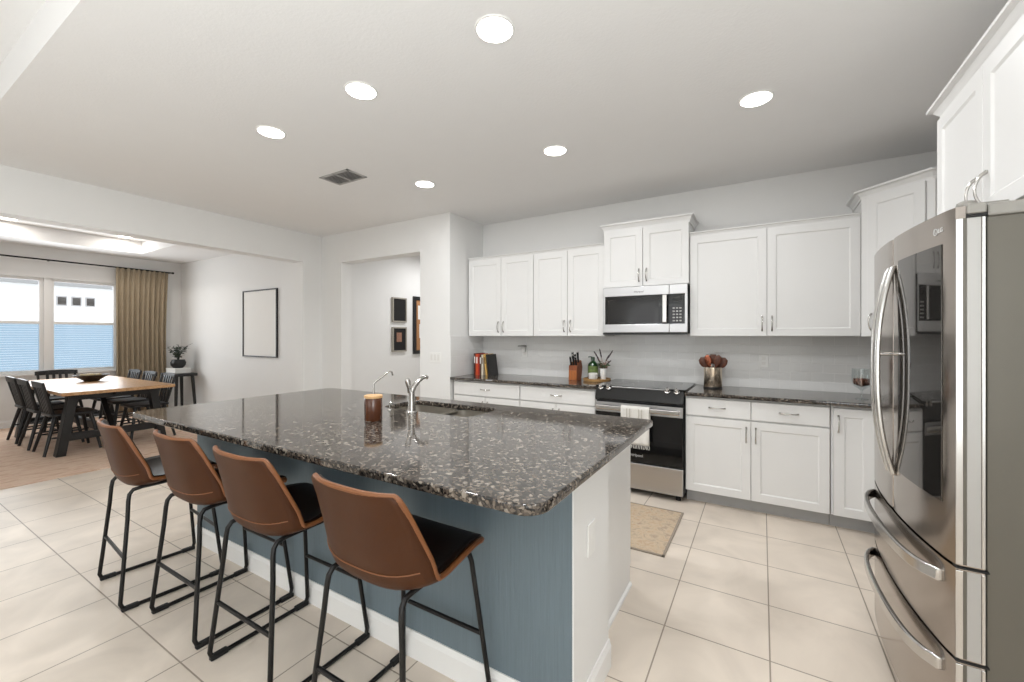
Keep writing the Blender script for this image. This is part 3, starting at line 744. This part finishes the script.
def make_stool(label):
    t = thing('bar_stool', label, 'bar stool', (0, 0, 0), 0, 'brown leather bar stools at the island')
    sh = MB().grid(bucket(0)).build('bucket_shell', M['leather'], t, True)
    md = sh.modifiers.new('solid', 'SOLIDIFY'); md.thickness = .016; md.offset = 0
    pd = MB().grid(bucket(.011, .010)).build('seat_lining', M['leather_in'], t, True)
    md = pd.modifiers.new('solid', 'SOLIDIFY'); md.thickness = .007; md.offset = 0
    R = bucket(0)
    loop = [r[0] for r in R] + R[-1][1:-1] + [r[-1] for r in reversed(R)] + list(reversed(R[0][1:-1]))
    MB().tube([(x, y, z) for x, y, z in loop], .0088, 8, closed=True).build('edge_piping', M['stitch'], t, True)
    # stitched seam across the lower back
    row = smooth_rows(STOOL, 3); i = min(range(len(R)), key=lambda q: abs(row[q][1] - .645) + (0 if row[q][0] < -.15 else 9))
    seam = []
    for k in range(1, 16):
        du = Vector(R[i][k + 1]) - Vector(R[i][k - 1]); dv = Vector(R[i + 1][k]) - Vector(R[i - 1][k])
        nn = du.cross(dv).normalized()
        if nn.dot(Vector(R[i][k]) - Vector((0, .08, .82))) < 0: nn = -nn
        seam.append(tuple(Vector(R[i][k]) + nn * .0088))
    MB().tube(seam, .0022, 5).build('back_seam', M['stitch'], t, True)
    r = .0095
    def leg_loop(s):
        bx, txx = .228 * s, .170 * s
        def P(y, z): f = z / .58; return (bx + (txx - bx) * f, y, z)
        rear = [P(-.235, .0 + r + .03), P(-.228, .12), P(-.2, .42), P(-.178, .53)]
        return rear, P
    for s in (-1, 1):
        rear, P = leg_loop(s)
        pts = [P(.185, .010), P(-.195, .010), P(-.216, .018), P(-.224, .04), P(-.214, .15), P(-.189, .44), P(-.184, .53), P(-.179, .562), P(-.164, .581), P(-.13, .586), P(.09, .590), P(.135, .588), P(.157, .575), P(.167, .545), P(.172, .50), P(.212, .10), P(.218, .04), P(.212, .018), P(.19, .010)]
        MB().tube(pts, r, 10, closed=True).build('sled_leg', M['black_metal'], t, True)
        for y in (-.188, .188):
            x = .228 * s
            MB().box(x - .013, x + .013, y - .034, y + .034, 0, .022, .005).build('foot_glide', M['rubber'], t)
    def xat(z): return .228 + (.170 - .228) * z / .58
    MB().tube([(-xat(.25), -.203, .25), (xat(.25), -.203, .25)], .0085, 10).build('rear_stretcher', M['black_metal'], t, True)
    MB().tube([(-xat(.27), .195, .27), (xat(.27), .195, .27)], .0085, 10).build('foot_rest', M['black_metal'], t, True)
    MB().box(-.16, .16, .0, .10, .579, .597, .003).build('seat_bracket', M['black_metal'], t)
    return t
st1 = make_stool('brown leather bar stool farthest left, nearest the dining room')
SP = [(-2.945, 1.035, -.09, None),
      (-2.36, 1.088, 0, 'brown leather bar stool second from the left along the island'),
      (-1.775, 1.088, 0, 'brown leather bar stool third from the left along the island'),
      (-1.095, 1.085, 0, 'brown leather bar stool nearest the camera, closest to the island\'s white end')]
for i, (x, y, a, lb_) in enumerate(SP):
    o = st1 if i == 0 else copy_tree(st1)
    o.location = (x, y, 0); o.rotation_euler = (0, 0, a)
    if lb_: o['label'] = lb_

# ------------------------------------------------------------------ refrigerator
FY0, FY1 = 1.72, 2.615; FC = (FY0 + FY1) / 2; FH = (FY1 - FY0) / 2
def front_x(y, z=1.0):
    u = (y - FC) / FH
    return .437 + .037 * abs(u) ** 2.2 - .012 * u
t = thing('refrigerator', 'stainless french door refrigerator with two bottom drawers', 'refrigerator', (0, 0, 0))
CXF = .552
MB().box(CXF, 1.24, FY0 + .004, FY1 - .004, .03, 1.718, .004).build('body', M['fridge_side'], t)
MB().box(CXF, 1.24, FY0 - .001, FY1 + .001, 1.718, 1.755, .006).build('top_cap', M['fridge_cap'], t)
MB().box(CXF + .05, 1.2, FY0 + .02, FY1 - .02, 0, .03).build('base_grille', M['rubber'], t)
def curved_panel(y0, y1, z0, z1, xb, lip=.0, n=14):
    m = MB(); poly = [(xb, y1), (xb, y0)]
    r = .012
    for k in range(n + 1):
        y = y0 + (y1 - y0) * k / n
        x = front_x(y)
        if k == 0: poly.append((x + r, y)); y += .004; poly.append((front_x(y) + .003, y)); continue
        if k == n: y -= .004; poly.append((front_x(y) + .003, y)); poly.append((x + r, y1)); continue
        poly.append((x, y))
    m.prism(poly, z0, z1)
    return m
DZ = .705
DB = .547
ld = curved_panel(FC + .003, FY1, DZ, 1.752, DB).build('door', M['fridge'], t, True)
rd = curved_panel(FY0, FC - .003, DZ, 1.752, DB).build('door', M['fridge'], t, True)
def curved_inlay(y0, y1, z0, z1, off, th=.002, n=10):
    m = MB(); poly = []
    ys = [y0 + (y1 - y0) * k / n for k in range(n + 1)]
    poly = [(front_x(y) - off, y) for y in ys] + [(front_x(y) - off + th, y) for y in reversed(ys)]
    return m.prism(poly, z0, z1)
curved_inlay(FY0 + .06, FC - .078, .868, 1.656, .0025, .004).build('glass_panel', M['mirror_glass'], rd, True)
# the side of the near door: steel corner, dark groove, pale panel, steel trim
def door_side(z0, z1, par):
    MB().box(.487, .502, FY0 - .003, FY0 + .001, z0, z1, .001).build('corner_strip', M['steel_h'], par)
    MB().box(.502, .510, FY0 - .001, FY0 + .001, z0, z1).build('groove', M['fridge_side'], par)
    MB().box(.510, .539, FY0 - .003, FY0 + .001, z0, z1, .001).build('edge_panel', M['fridge_edge'], par)
    MB().box(.540, .547, FY0 - .005, FY0 + .001, z0, z1, .001).build('edge_trim', M['steel_h'], par)
door_side(DZ + .004, 1.717, rd)
for z0_, z1_ in ((.432, .695), (.085, .422)):
    dwr = curved_panel(FY0, FY1, z0_, z1_, DB, n=20).build('drawer', M['fridge'], t, True)
    door_side(z0_ + .004, z1_ - .004, dwr)
    pts = []; N = 22
    zz = z1_ - .055
    for k in range(N + 1):
        y = FY0 + .06 + (FY1 - FY0 - .12) * k / N; uu = k / N * 2 - 1
        pts.append((front_x(y) - .040 + .036 * abs(uu) ** 8, y, zz - .012 + .012 * uu * uu))
    hb_ = MB()
    ring = []
    for (x, y, z) in pts:
        ring.append([hb_.bm.verts.new(p) for p in ((x - .008, y, z - .02), (x + .008, y, z - .02), (x + .008, y, z + .02), (x - .008, y, z + .02))])
    for a, b in zip(ring, ring[1:]):
        for k in range(4): hb_.bm.faces.new((a[k], a[(k + 1) % 4], b[(k + 1) % 4], b[k]))
    hb_.bm.faces.new(ring[0]); hb_.bm.faces.new(ring[-1])
    hb_ = hb_.build('drawer_handle', M['steel_h'], dwr, True)
    bvm = hb_.modifiers.new('bevel', 'BEVEL'); bvm.width = .005; bvm.segments = 2
for yy, par in ((FC + .028, ld), (FC - .028, rd)):
    hb_ = MB(); ring = []; N = 22
    for k in range(N + 1):
        v = k / N; z = .84 + (1.645 - .84) * v; uu = v * 2 - 1
        x = front_x(yy) - .052 + .048 * abs(uu) ** 2.4
        ring.append([hb_.bm.verts.new(p) for p in ((x - .009, yy - .014, z), (x + .009, yy - .014, z), (x + .009, yy + .014, z), (x - .009, yy + .014, z))])
    for a, b in zip(ring, ring[1:]):
        for k in range(4): hb_.bm.faces.new((a[k], a[(k + 1) % 4], b[(k + 1) % 4], b[k]))
    hb_.bm.faces.new(ring[0]); hb_.bm.faces.new(ring[-1])
    hb_ = hb_.build('door_handle', M['steel_h'], par, True)
    bvm = hb_.modifiers.new('bevel', 'BEVEL'); bvm.width = .006; bvm.segments = 2
    MB().tube([(front_x(yy) - .046, yy, 1.305), (front_x(yy) + .002, yy, 1.305)], .006, 10).build('handle_standoff', M['chrome'], hb_, True)
for y in (FY0 + .05, FY1 - .05):
    hg = MB(); hg.box(.512, .60, y - .035, y + .035, 1.7525, 1.762, .002); hg.lathe([(0, 1.758), (.022, 1.758), (.024, 1.762), (.022, 1.772), (.016, 1.776), (0, 1.776)], .525, y, 20)
    hg.build('hinge_cover', M['fridge_cap'], t, True)
hg = MB().box(.508, .548, FY0 - .012, FY0 + .0005, 1.727, 1.757, .004); hg.build('hinge_cap', M['fridge_cap'], t)
MB().box(.508, .549, FY0 - .006, FY0 + .0005, 1.7175, 1.727).build('hinge_gap', M['dark'], t)
for z0_ in (DZ - .006, .427):
    hg = MB().box(.488, .556, FY0 - .004, FY0 + .03, z0_ - .003, z0_ + .003, .001).build('hinge', M['dark'], t)
# maker's mark near the top of the near door
yl = FY0 + .072
NM = Matrix.Rotation(-PI / 2 + .19, 4, 'Z')
def on_door(y, z, off=.0022): return Matrix.Translation((front_x(y) - off, y, z)) @ NM @ RX90
MB().lathe([(.0085, -.0005), (.0105, -.0005), (.0105, .0005), (.0085, .0005)], n=24, mtx=on_door(yl + .018, 1.70)).build('logo_ring', M['logo'], rd)
text_mesh('logo_mark', 'L', .012, on_door(yl + .018, 1.70), M['logo'], rd)
text_mesh('logo', 'LG', .020, on_door(yl - .008, 1.70), M['logo'], rd)

# ------------------------------------------------------------------ things on the worktops
WT = .915
x = -2.93
books = [(.026, .255, .19, 0, 'dark red-brown cookbook standing at the left end of the book row', 0),
         (.034, .25, .19, 1, 'bright orange-red cookbook, second from the left in the row', 0),
         (.018, .25, .18, 2, 'slim red cookbook between the orange and the dark brown ones', 0),
         (.026, .245, .18, 3, 'dark brown cookbook beside the cream spine', 0),
         (.022, .24, .18, 4, 'cream-spined cookbook in the middle of the book row', 0),
         (.024, .25, .18, 5, 'yellow-tan cookbook leaning left on the cream one', -.14)]
for (wd, hg_, dp, ci, lb_, tilt) in books:
    if tilt: x += .036
    t = thing('book', lb_, 'book', (x, 4.03, WT), 0, 'cookbooks on the left worktop')
    t.rotation_euler = (0, tilt, 0)
    c = MB(); c.box(0, .003, 0, dp, 0, hg_, .0008); c.box(wd - .003, wd, 0, dp, 0, hg_, .0008); c.box(0, wd, -.002, .003, 0, hg_, .001)
    c.build('cover', M['book%d' % ci], t)
    MB().box(.003, wd - .003, .003, dp - .006, .004, hg_ - .005).build('pages', M['paper'], t)
    sl_ = MB(); sl_.box(wd * .25, wd * .75, -.0026, -.0018, hg_ * .55, hg_ * .85); sl_.build('spine_label', M['paper'] if ci in (0, 1, 3) else M['book0'], t)
    x += wd + .0015
x += .0
t = thing('book', 'large black hardback leaning beside the yellow book, cover facing the room', 'book', (x + .045, 4.005, WT), 0, None)
t.rotation_euler = (0, -.16, 0)
t.rotation_euler = Matrix.Rotation(-.14, 4, 'Y').to_euler()
mm = Matrix.Rotation(math.radians(-52), 4, 'Z')
c = MB(); c.box(-.02, .0, 0, .19, 0, .25, .002); c.build('cover', M['book_black'], t)
MB().box(-.0195, -.0005, .004, .186, .25, .2505).build('pages', M['paper'], t)

# plug-in on the backsplash
YS = WY - .010
t = thing('wall_outlet', 'white wall outlet with a plugged-in device left of the knife block', 'outlet', (-2.40, YS, 1.19), 0, 'outlet plates on the backsplash')
MB().box(-.036, .036, -.005, 0, -.058, .058, .002).build('plate', M['white'], t)
soc = MB(); soc.box(-.015, .015, -.0065, -.005, -.042, -.014, .0005); soc.build('socket', M['ceramic'], t)
pg = thing('plug_in_freshener', 'round-topped white plug-in device in the outlet under the left cabinets', 'air freshener', (-2.40, YS - .006, 1.205))
MB().box(-.022, .022, -.035, 0, -.02, .04, .008).build('housing', M['white'], pg)
MB().lathe([(0, 0), (.05, .002), (.052, .012), (.045, .022), (0, .026)], 0, -.045, 24).build('cap', M['grille'], pg, True).location = (-.01, 0, .04)
t = thing('wall_outlet', 'plain white wall outlet on the backsplash right of the utensil canister', 'outlet', (.012, YS, 1.155), 0, 'outlet plates on the backsplash')
MB().box(-.036, .036, -.005, 0, -.058, .058, .002).build('plate', M['white'], t)
for z in (-.022, .022): MB().box(-.015, .015, -.0065, -.005, z - .014, z + .014, .0005).build('socket', M['ceramic'], t)
t = thing('light_switch', 'white triple switch plate on the pantry wall corner', 'switch', (-3.22, BY, 1.13))
MB().box(-.085, .085, -.005, 0, -.058, .058, .002).build('plate', M['white'], t)
for x in (-.05, 0, .05): MB().box(x - .016, x + .016, -.008, -.005, -.033, .033, .001).build('rocker', M['ceramic'], t)

# knife block
kx, ky = -1.685, 4.11
t = thing('knife_block', 'wooden knife block with black-handled knives left of the green bottle', 'knife block', (kx, ky, WT))
mtx = Matrix(((0, 0, 1, 0), (1, 0, 0, 0), (0, 1, 0, 0), (0, 0, 0, 1)))
MB().prism([(-.06, 0), (.07, 0), (.10, .13), (.07, .205), (-.05, .15)], -.045, .045, mtx).build('block', M['wood_block'], t)
MB().box(-.042, .042, -.0625, -.0575, .004, .105, .002).build('front_plate', M['wood_front'], t)
for i in range(3):
    for j in range(2):
        x = -.028 + i * .028; y0_, z0_ = (-.03 + j * .06), (.156 + j * .026)
        k = MB(); L_ = .085 + .02 * ((i + j) % 2)
        k.tube([(x, y0_, z0_), (x, y0_ - .012, z0_ + L_ * .4), (x, y0_ - .026, z0_ + L_)], [.0115, .0105, .013], 8)
        hn = k.build('knife_handle', M['black'], t, True)
        MB().lathe([(0, 0), (.0132, 0), (.0132, .006), (0, .006)], x, y0_ - .026, 10, Matrix.Translation((0, 0, z0_ + L_))).build('handle_cap', M['chrome'], hn, True)

# tray with bottle, cup, vase
tx_, ty_ = -1.455, 4.14
t = thing('round_tray', 'round wooden tray at the left edge of the cooktop', 'tray', (tx_, ty_, WT))
MB().lathe([(0, .006), (0, 0), (.132, 0), (.137, .004), (.140, .026), (.133, .028), (.130, .014), (0, .012)], n=40).build('dish', M['wood_tray'], t, True)
TB = WT + .0145
t = thing('dish_soap_bottle', 'green glass bottle with label standing on the round tray', 'bottle', (tx_ - .055, ty_ + .036, TB))
MB().lathe([(0, 0), (.050, 0), (.053, .005), (.053, .135), (.048, .155), (.030, .178), (.020, .186), (.019, .2), (0, .2)], n=24).build('body', M['green_glass'], t, True)
MB().lathe([(0, .2), (.021, .2), (.021, .222), (.016, .228), (0, .228)], n=18).build('cap', M['green_glass'], t, True)
MB().tube([(0, 0, .222), (-.02, -.01, .23), (-.045, -.02, .226)], .005, 8).build('spout', M['green_glass'], t, True)
MB().lathe([(.0536, .05), (.0538, .055), (.0538, .13), (.0536, .135)], n=24).build('label', M['green_label'], t, True)
t = thing('small_bowl', 'small white cup in front of the green bottle on the tray', 'cup', (tx_ - .016, ty_ - .070, TB))
MB().lathe([(0, .006), (0, 0), (.034, 0), (.046, .02), (.048, .07), (.045, .07), (.043, .022), (.030, .006)], n=24).build('cup', M['ceramic'], t, True)
t = thing('bud_vase', 'narrow white vase of dried stems on the round tray', 'vase', (tx_ + .066, ty_ + .0, TB))
MB().lathe([(0, .004), (0, 0), (.026, 0), (.028, .004), (.032, .11), (.03, .115), (.027, .11), (.024, .006)], n=22).build('vase', M['ceramic'], t, True)
SPK = [(-.10, .0, .19), (-.045, .02, .215), (.10, .0, .20), (.085, -.01, .10), (.05, .03, .15), (-.075, .02, .13)]
for k, (ex, ey, l) in enumerate(SPK):
    tip = Vector((ex, ey, .10 + l)); b0 = Vector((0, 0, .03)); mid = Vector((ex * .3, ey * .3, .10 + l * .45))
    stem = MB().tube([b0, mid, tip], .0018, 5).build('stem', M['dry'], t)
    MB().tube([mid.lerp(tip, .25 + .75 * q / 6) for q in range(7)], [.004, .0075, .006, .008, .0055, .007, .002], 7).build('flower_spike', M['spike'], stem, True)
for k in range(10):
    a = k * 2.4; l = .05 + .012 * (k % 4); tl = .5 + .06 * (k % 3)
    tip = (math.cos(a) * l * tl * 1.3, math.sin(a) * l * tl, .10 + l)
    mm_ = M['leaf'] if k % 3 else M['dry']
    stem = MB().tube([(0, 0, .05), (tip[0] * .4, tip[1] * .4, .10 + l * .5), tip], .0016, 5).build('stem', mm_, t)
    lf = MB()
    for q in range(8):
        f = .35 + .65 * q / 7
        mt = Matrix.Translation((tip[0] * f, tip[1] * f, .10 + l * f)) @ Matrix.Rotation(random.uniform(0, 6.3), 4, 'Z') @ Matrix.Rotation(random.uniform(.3, 1.1), 4, 'Y')
        sz = random.uniform(.014, .024)
        lf.prism([(0, 0), (.3 * sz, sz * .8), (0, 2 * sz), (-.3 * sz, sz * .8)], -.0008, .0008, mt)
    lf.build('leaves', mm_, stem)

# utensil canister
ux, uy = -.373, 4.09
t = thing('utensil_canister', 'shiny metal canister of utensils right of the range', 'canister', (ux, uy, WT))
MB().lathe([(0, .004), (0, 0), (.072, 0), (.074, .003), (.074, .185), (.071, .185), (.070, .006)], n=32).build('pot', M['canister'], t, True)
MB().lathe([(.0745, .0), (.0765, .002), (.0765, .012), (.0745, .014)], n=32).build('base_ring', M['dark'], t, True)
KU = [('ladle', -.06, .05, 1), ('slotted_spoon', -.024, -.056, 0), ('spatula', .0, .028, 1), ('wooden_spoon', .03, -.036, 1), ('ladle', .058, .006, 1), ('wooden_spoon', -.058, -.016, 1)]
UL = ['dark wooden ladle leaning far left in the canister', 'copper-toned slotted spoon leaning left in the canister', 'upright dark spatula in the middle of the canister', 'dark wooden spoon leaning right in the canister', 'big reddish wooden ladle at the right side of the canister', 'thin brown wooden spoon tilted lowest at the left of the canister']
for (nm, dx, dy, wood), lb_ in zip(KU, UL):
    t = thing(nm, lb_, 'utensil', (ux - dx * .62, uy + dy * .8, WT + .012), 0, 'utensils in the canister')
    t.rotation_euler = (0, dx * 8.2, 0)
    mtl = M['wood_spoon'] if wood else M['copper']
    MB().tube([(0, 0, 0), (0, 0, .20)], .005, 8).build('shaft', mtl, t, True)
    hd_ = MB()
    if nm == 'spatula': hd_.box(-.025, .025, -.003, .003, .20, .285, .003)
    else: hd_.lathe([(0, .175), (.012, .182), (.034, .215), (.040, .245), (.030, .278), (0, .292)], n=16, mtx=Matrix.Diagonal((1.0 if nm == 'ladle' else .72, .2, 1, 1)))
    hd_.build('head', mtl, t, True)

# glass candle holder by the fridge
t = thing('glass_goblet', 'clear glass goblet with copper filling beside the refrigerator', 'goblet', (.625, 3.93, WT))
MB().lathe([(0, 0), (.04, 0), (.04, .004), (.008, .012), (.006, .06), (.02, .075), (.055, .10), (.06, .14), (.058, .22), (.055, .22), (.056, .14), (.05, .105), (0, .085)], n=28).build('glass', M['clear'], t, True)
MB().lathe([(0, .09), (.046, .106), (.053, .13), (.048, .15), (0, .155)], n=24).build('filling', M['copper'], t, True)

# kitchen mat
mt_ = thing('kitchen_mat', 'worn patterned runner mat on the tiles in front of the range', 'rug', (-1.11, 3.09, 0))
MB().box(-.575, .575, -.36, .36, 0, .008, .002).build('field', M['mat'], mt_)
bd = MB(); bd.box(-.59, .59, -.375, -.36, 0, .0085, .001); bd.box(-.59, .59, .36, .375, 0, .0085, .001); bd.box(-.59, -.575, -.375, .375, 0, .0085, .001); bd.box(.575, .59, -.375, .375, 0, .0085, .001)
bd.build('border', M['mat_edge'], mt_)

# ------------------------------------------------------------------ dining room
rg = thing('area_rug', 'faded pink and beige area rug beneath the dining table', 'rug', (-7.72, 1.85, 0))
MB().box(-1.88, 1.88, -1.35, 1.35, 0, .010, .003).build('pile', M['rug'], rg)
RZ = .0140
tb = thing('dining_table', 'wooden-topped dining table with black trestle base', 'table', (-7.70, 1.92, RZ))
tl, tw_ = 1.15, .515
tp = MB(); tp.box(-tl, tl, -tw_, tw_, .70, .738, .006); tp.build('tabletop', M['wood_top'], tb)
for e, x in ((1, .865), (-1, -.90)):
    for s in (-1, 1):
        lg = MB()
        mx_ = Matrix.Shear('XZ', 4, (0, 0))
        pts = [(x - .05, s * .36), (x + .05, s * .36)]
        # splayed rectangular leg
        b0 = [(x - .055, s * .47 - .04), (x + .055, s * .47 - .04), (x + .055, s * .47 + .04), (x - .055, s * .47 + .04)]
        t0 = [(x - .055, s * .37 - .04), (x + .055, s * .37 - .04), (x + .055, s * .37 + .04), (x - .055, s * .37 + .04)]
        A = [lg.bm.verts.new((p[0], p[1], 0)) for p in b0]; B = [lg.bm.verts.new((p[0], p[1], .66)) for p in t0]
        lg.bm.faces.new(A); lg.bm.faces.new(B)
        for k in range(4): lg.bm.faces.new((A[k], A[(k + 1) % 4], B[(k + 1) % 4], B[k]))
        lg.build('leg', M['black'], tb)
    MB().box(x - .045, x + .045, -.42, .42, .62, .70, .004).build('top_bar', M['black'], tb)
    MB().box(x - .035, x + .035, -.42, .42, .16, .24, .004).build('cross_bar', M['black'], tb)
    br_ = MB(); br_.tube([(x - .05 * e, 0, .22), (x - .52 * e, 0, .68)], .035, 4); br_.build('diagonal_brace', M['black'], tb)
MB().box(-.80, .80, -.03, .03, .15, .24, .004).build('stretcher', M['black'], tb)
MB().box(-1.0, 1.0, -.03, .03, .65, .70, .004).build('apron_beam', M['black'], tb)
bw_ = thing('serving_bowl', 'dark wide bowl of pale filler on the dining table', 'bowl', (-7.98, 2.0, RZ + .739))
MB().lathe([(0, .008), (0, 0), (.07, 0), (.11, .03), (.19, .085), (.185, .088), (.105, .038), (0, .012)], n=28).build('bowl', M['bowl'], bw_, True)
for k in range(9):
    a = k * 2.4; r_ = .035 * math.sqrt(k)
    MB().lathe([(0, -.03), (.022, -.02), (.03, 0), (.022, .02), (0, .03)], r_ * math.cos(a), r_ * math.sin(a), 12, Matrix.Translation((0, 0, .075))).build('decor_ball', M['bowl_fill'], bw_, True)

def make_chair(label):
    t = thing('dining_chair', label, 'dining chair', (0, 0, RZ), 0, 'black slat-back dining chairs around the table')
    slab('seat', rrect(-.21, .21, -.20, .21, .05, 4), .43, .46, M['black'], t, bev=.008)
    for sx in (-1, 1):
        for sy in (-1, 1):
            MB().tube([(sx * .22, sy * .22 - (.03 if sy < 0 else 0), 0), (sx * .15, sy * .15, .435)], [.014, .02], 10).build('leg', M['black'], t, True)
        MB().tube([(sx * .19, -.205, .19), (sx * .19, .188, .19)], .010, 8).build('side_stretcher', M['black'], t, True)
        MB().tube([(sx * .165, -.17, .45), (sx * .19, -.22, .66), (sx * .20, -.26, .83)], [.018, .016, .014], 10).build('back_post', M['black'], t, True)
    MB().tube([(-.19, 0, .19), (.19, 0, .19)], .010, 8).build('cross_stretcher', M['black'], t, True)
    for k in range(4):
        x = -.1 + k * .0667
        sm = MB(); sm.box(-.016, .016, -.006, .006, 0, .365, .002, Matrix.Translation((x, -.18, .45)) @ Matrix.Rotation(.2, 4, 'X'))
        sm.build('back_slat', M['black'], t)
    tr = MB(); ring = []
    for k in range(9):
        s = k / 8 * 2 - 1; y = -.262 + .02 * s * s - .01
        ring.append([tr.bm.verts.new(p) for p in ((s * .225, y - .011, .775), (s * .225, y + .011, .775), (s * .225, y + .003, .845 - .012 * s * s), (s * .225, y - .019, .845 - .012 * s * s))])
    for a, b in zip(ring, ring[1:]):
        for k in range(4): tr.bm.faces.new((a[k], a[(k + 1) % 4], b[(k + 1) % 4], b[k]))
    tr.bm.faces.new(ring[0]); tr.bm.faces.new(ring[-1])
    tr.build('top_rail', M['black'], t, True)
    return t
ch = make_chair('black slat-back chair at the table\'s left side, nearest the kitchen')
CH = [(-7.15, 1.60, 0, None), (-7.70, 1.58, 0, 'black slat-back chair in the middle of the table\'s left side'), (-8.28, 1.58, 0, 'black slat-back chair at the table\'s left side, nearest the window'),
      (-7.14, 2.32, PI, 'black slat-back chair on the table\'s right side, nearest the kitchen'), (-7.76, 2.32, PI, 'black slat-back chair in the middle of the table\'s right side'), (-8.32, 2.32, PI, 'black slat-back chair on the table\'s right side, nearest the curtain'),
      (-8.98, 1.93, -PI / 2, 'black chair at the head of the table in front of the window')]
for i, (x, y, a, lb_) in enumerate(CH):
    o = ch if i == 0 else copy_tree(ch)
    o.location = (x, y, RZ); o.rotation_euler = (0, 0, a)
    if lb_: o['label'] = lb_

# curtain on its rod
rod = thing('curtain_rod', 'thin black curtain rod above the dining window', 'curtain rod', (DX + .10, 0, 2.56))
MB().tube([(0, .9, 0), (0, 3.50, 0)], .012, 10).build('rod', M['black_metal'], rod, True)
MB().lathe([(0, -.02), (.018, -.016), (.02, 0), (.016, .016), (0, .02)], n=14, mtx=Matrix.Translation((0, 3.51, 0)) @ Matrix.Rotation(PI / 2, 4, 'X')).build('finial', M['black_metal'], rod, True)
for y in (1.92, 3.47): MB().box(-.10, .004, y - .008, y + .008, -.012, .004, .002).build('bracket', M['black_metal'], rod)
cu_ = MB(); rows = []
for iz in range(22):
    f = iz / 21; z = .03 + (2.56 - .03) * f
    row = []
    for k in range(97):
        s = k / 96; w0 = 1 - .05 * math.sin(PI * f)
        y = 2.70 + .05 * (1 - f) * 0 + s * (.74 * w0) 
        amp = .030 * (1 - .5 * f ** 3) 
        row.append((DX + .10 + amp * math.sin(s * 2 * PI * 10 + .6 * math.sin(f * 3)) + .006 * math.sin(s * 40 + f * 5), y, z))
    rows.append(row)
cu_.grid(rows)
cur = cu_.build('curtain', M['curtain'], None, True); cur.modifiers.new('solid', 'SOLIDIFY').thickness = .003
tag(cur, 'olive-tan linen curtain hanging beside the dining window', 'curtain')

# corner side table and plant
sx_, sy_ = -9.05, 3.42
t = thing('side_table', 'small black side table in the dining room corner', 'side table', (sx_, sy_, 0))
MB().box(-.30, .30, -.17, .17, .66, .71, .005).build('tabletop', M['black'], t)
for ax in (-1, 1):
    for ay in (-1, 1):
        MB().tube([(ax * .27, ay * .15, 0), (ax * .22, ay * .12, .66)], [.022, .03], 4).build('leg', M['black'], t)
sc = thing('white_box', 'white box lying on the corner side table under the plant', 'box', (sx_, sy_, .711))
MB().box(-.2, .16, -.12, .12, 0, .07, .004).build('box', M['paper'], sc); 
MB().box(-.205, .165, -.125, .125, .07, .085, .003).build('lid', M['paper'], sc)
pl_ = thing('potted_plant', 'dark leafy plant in a round black pot on the corner side table', 'plant', (sx_ - .03, sy_, .797))
MB().lathe([(0, .004), (0, 0), (.07, 0), (.11, .05), (.115, .1), (.095, .15), (.085, .15), (.1, .1), (.06, .01)], n=24).build('pot', M['black'], pl_, True)
MB().lathe([(0, .12), (.095, .125), (0, .13)], n=20).build('soil', M['dark'], pl_)
for k in range(12):
    a = k * 2.4; l = random.uniform(.12, .24); h_ = random.uniform(.14, .3)
    tip = Vector((math.cos(a) * l, math.sin(a) * l * .6, .12 + h_))
    st_ = MB().tube([(0, 0, .12), (tip.x * .4, tip.y * .4, .12 + h_ * .7), tip], .004, 5).build('stem', M['leaf_dark'], pl_)
    lf = MB()
    for q in range(7):
        f = .4 + .6 * q / 6
        mt = Matrix.Translation((tip.x * f, tip.y * f, .12 + h_ * (f ** .7))) @ Matrix.Rotation(random.uniform(0, 6.3), 4, 'Z') @ Matrix.Rotation(random.uniform(-.6, .6), 4, 'X')
        s = random.uniform(.035, .055)
        lf.prism([(0, 0), (.45 * s, .5 * s), (.4 * s, 1.1 * s), (0, 1.6 * s), (-.4 * s, 1.1 * s), (-.45 * s, .5 * s)], -.001, .001, mt)
    lf.build('leaves', M['leaf_dark'], st_)

# pictures
def picture(label, mtx, wdt, hgt, bw, depth, fm, inner, group=None, extra=None):
    t = thing('picture_frame', label, 'picture frame', (0, 0, 0), 0, group); t.matrix_world = mtx
    m = MB(); a, b = wdt / 2, hgt / 2
    m.box(-a, a, -depth, 0, b - bw, b, .001); m.box(-a, a, -depth, 0, -b, -b + bw, .001); m.box(-a, -a + bw, -depth, 0, -b + bw, b - bw, .001); m.box(a - bw, a, -depth, 0, -b + bw, b - bw, .001)
    m.build('frame', fm, t)
    MB().box(-a + bw, a - bw, -depth * .55, 0, -b + bw, b - bw).build('picture', inner, t)
    return t
picture('thin black frame around a blank white sheet on the dining wall', T(-6.86, BY, 1.575), .98, 1.07, .018, .03, M['black'], M['paper'])
HW = T(-5.1, 4.93, 1.80, PI / 2)
picture('small silver frame with a black board, upper of the two in the hall', HW, .31, .40, .022, .035, M['frame_grey'], M['chalk'], 'small frames in the hall')
p2 = picture('small silver frame with a colourful print, lower of the two in the hall', T(-5.1, 4.93, 1.32, PI / 2), .31, .40, .022, .035, M['frame_grey'], M['chalk'], 'small frames in the hall')
MB().box(-.06, .05, -.0215, -.019, -.04, .11).build('print', M['photo_red'], p2)
p3 = picture('large black frame with a cork board at the hall opening edge', T(-5.1, 5.58, 1.56, PI / 2), .66, .98, .06, .035, M['black'], M['cork'])
for x, z in ((-.15, .22), (.05, .2), (-.12, -.1), (.1, -.15)): MB().box(x - .07, x + .07, -.0225, -.0195, z - .12, z + .12).build('pinned_sheet', M['paper'], p3)
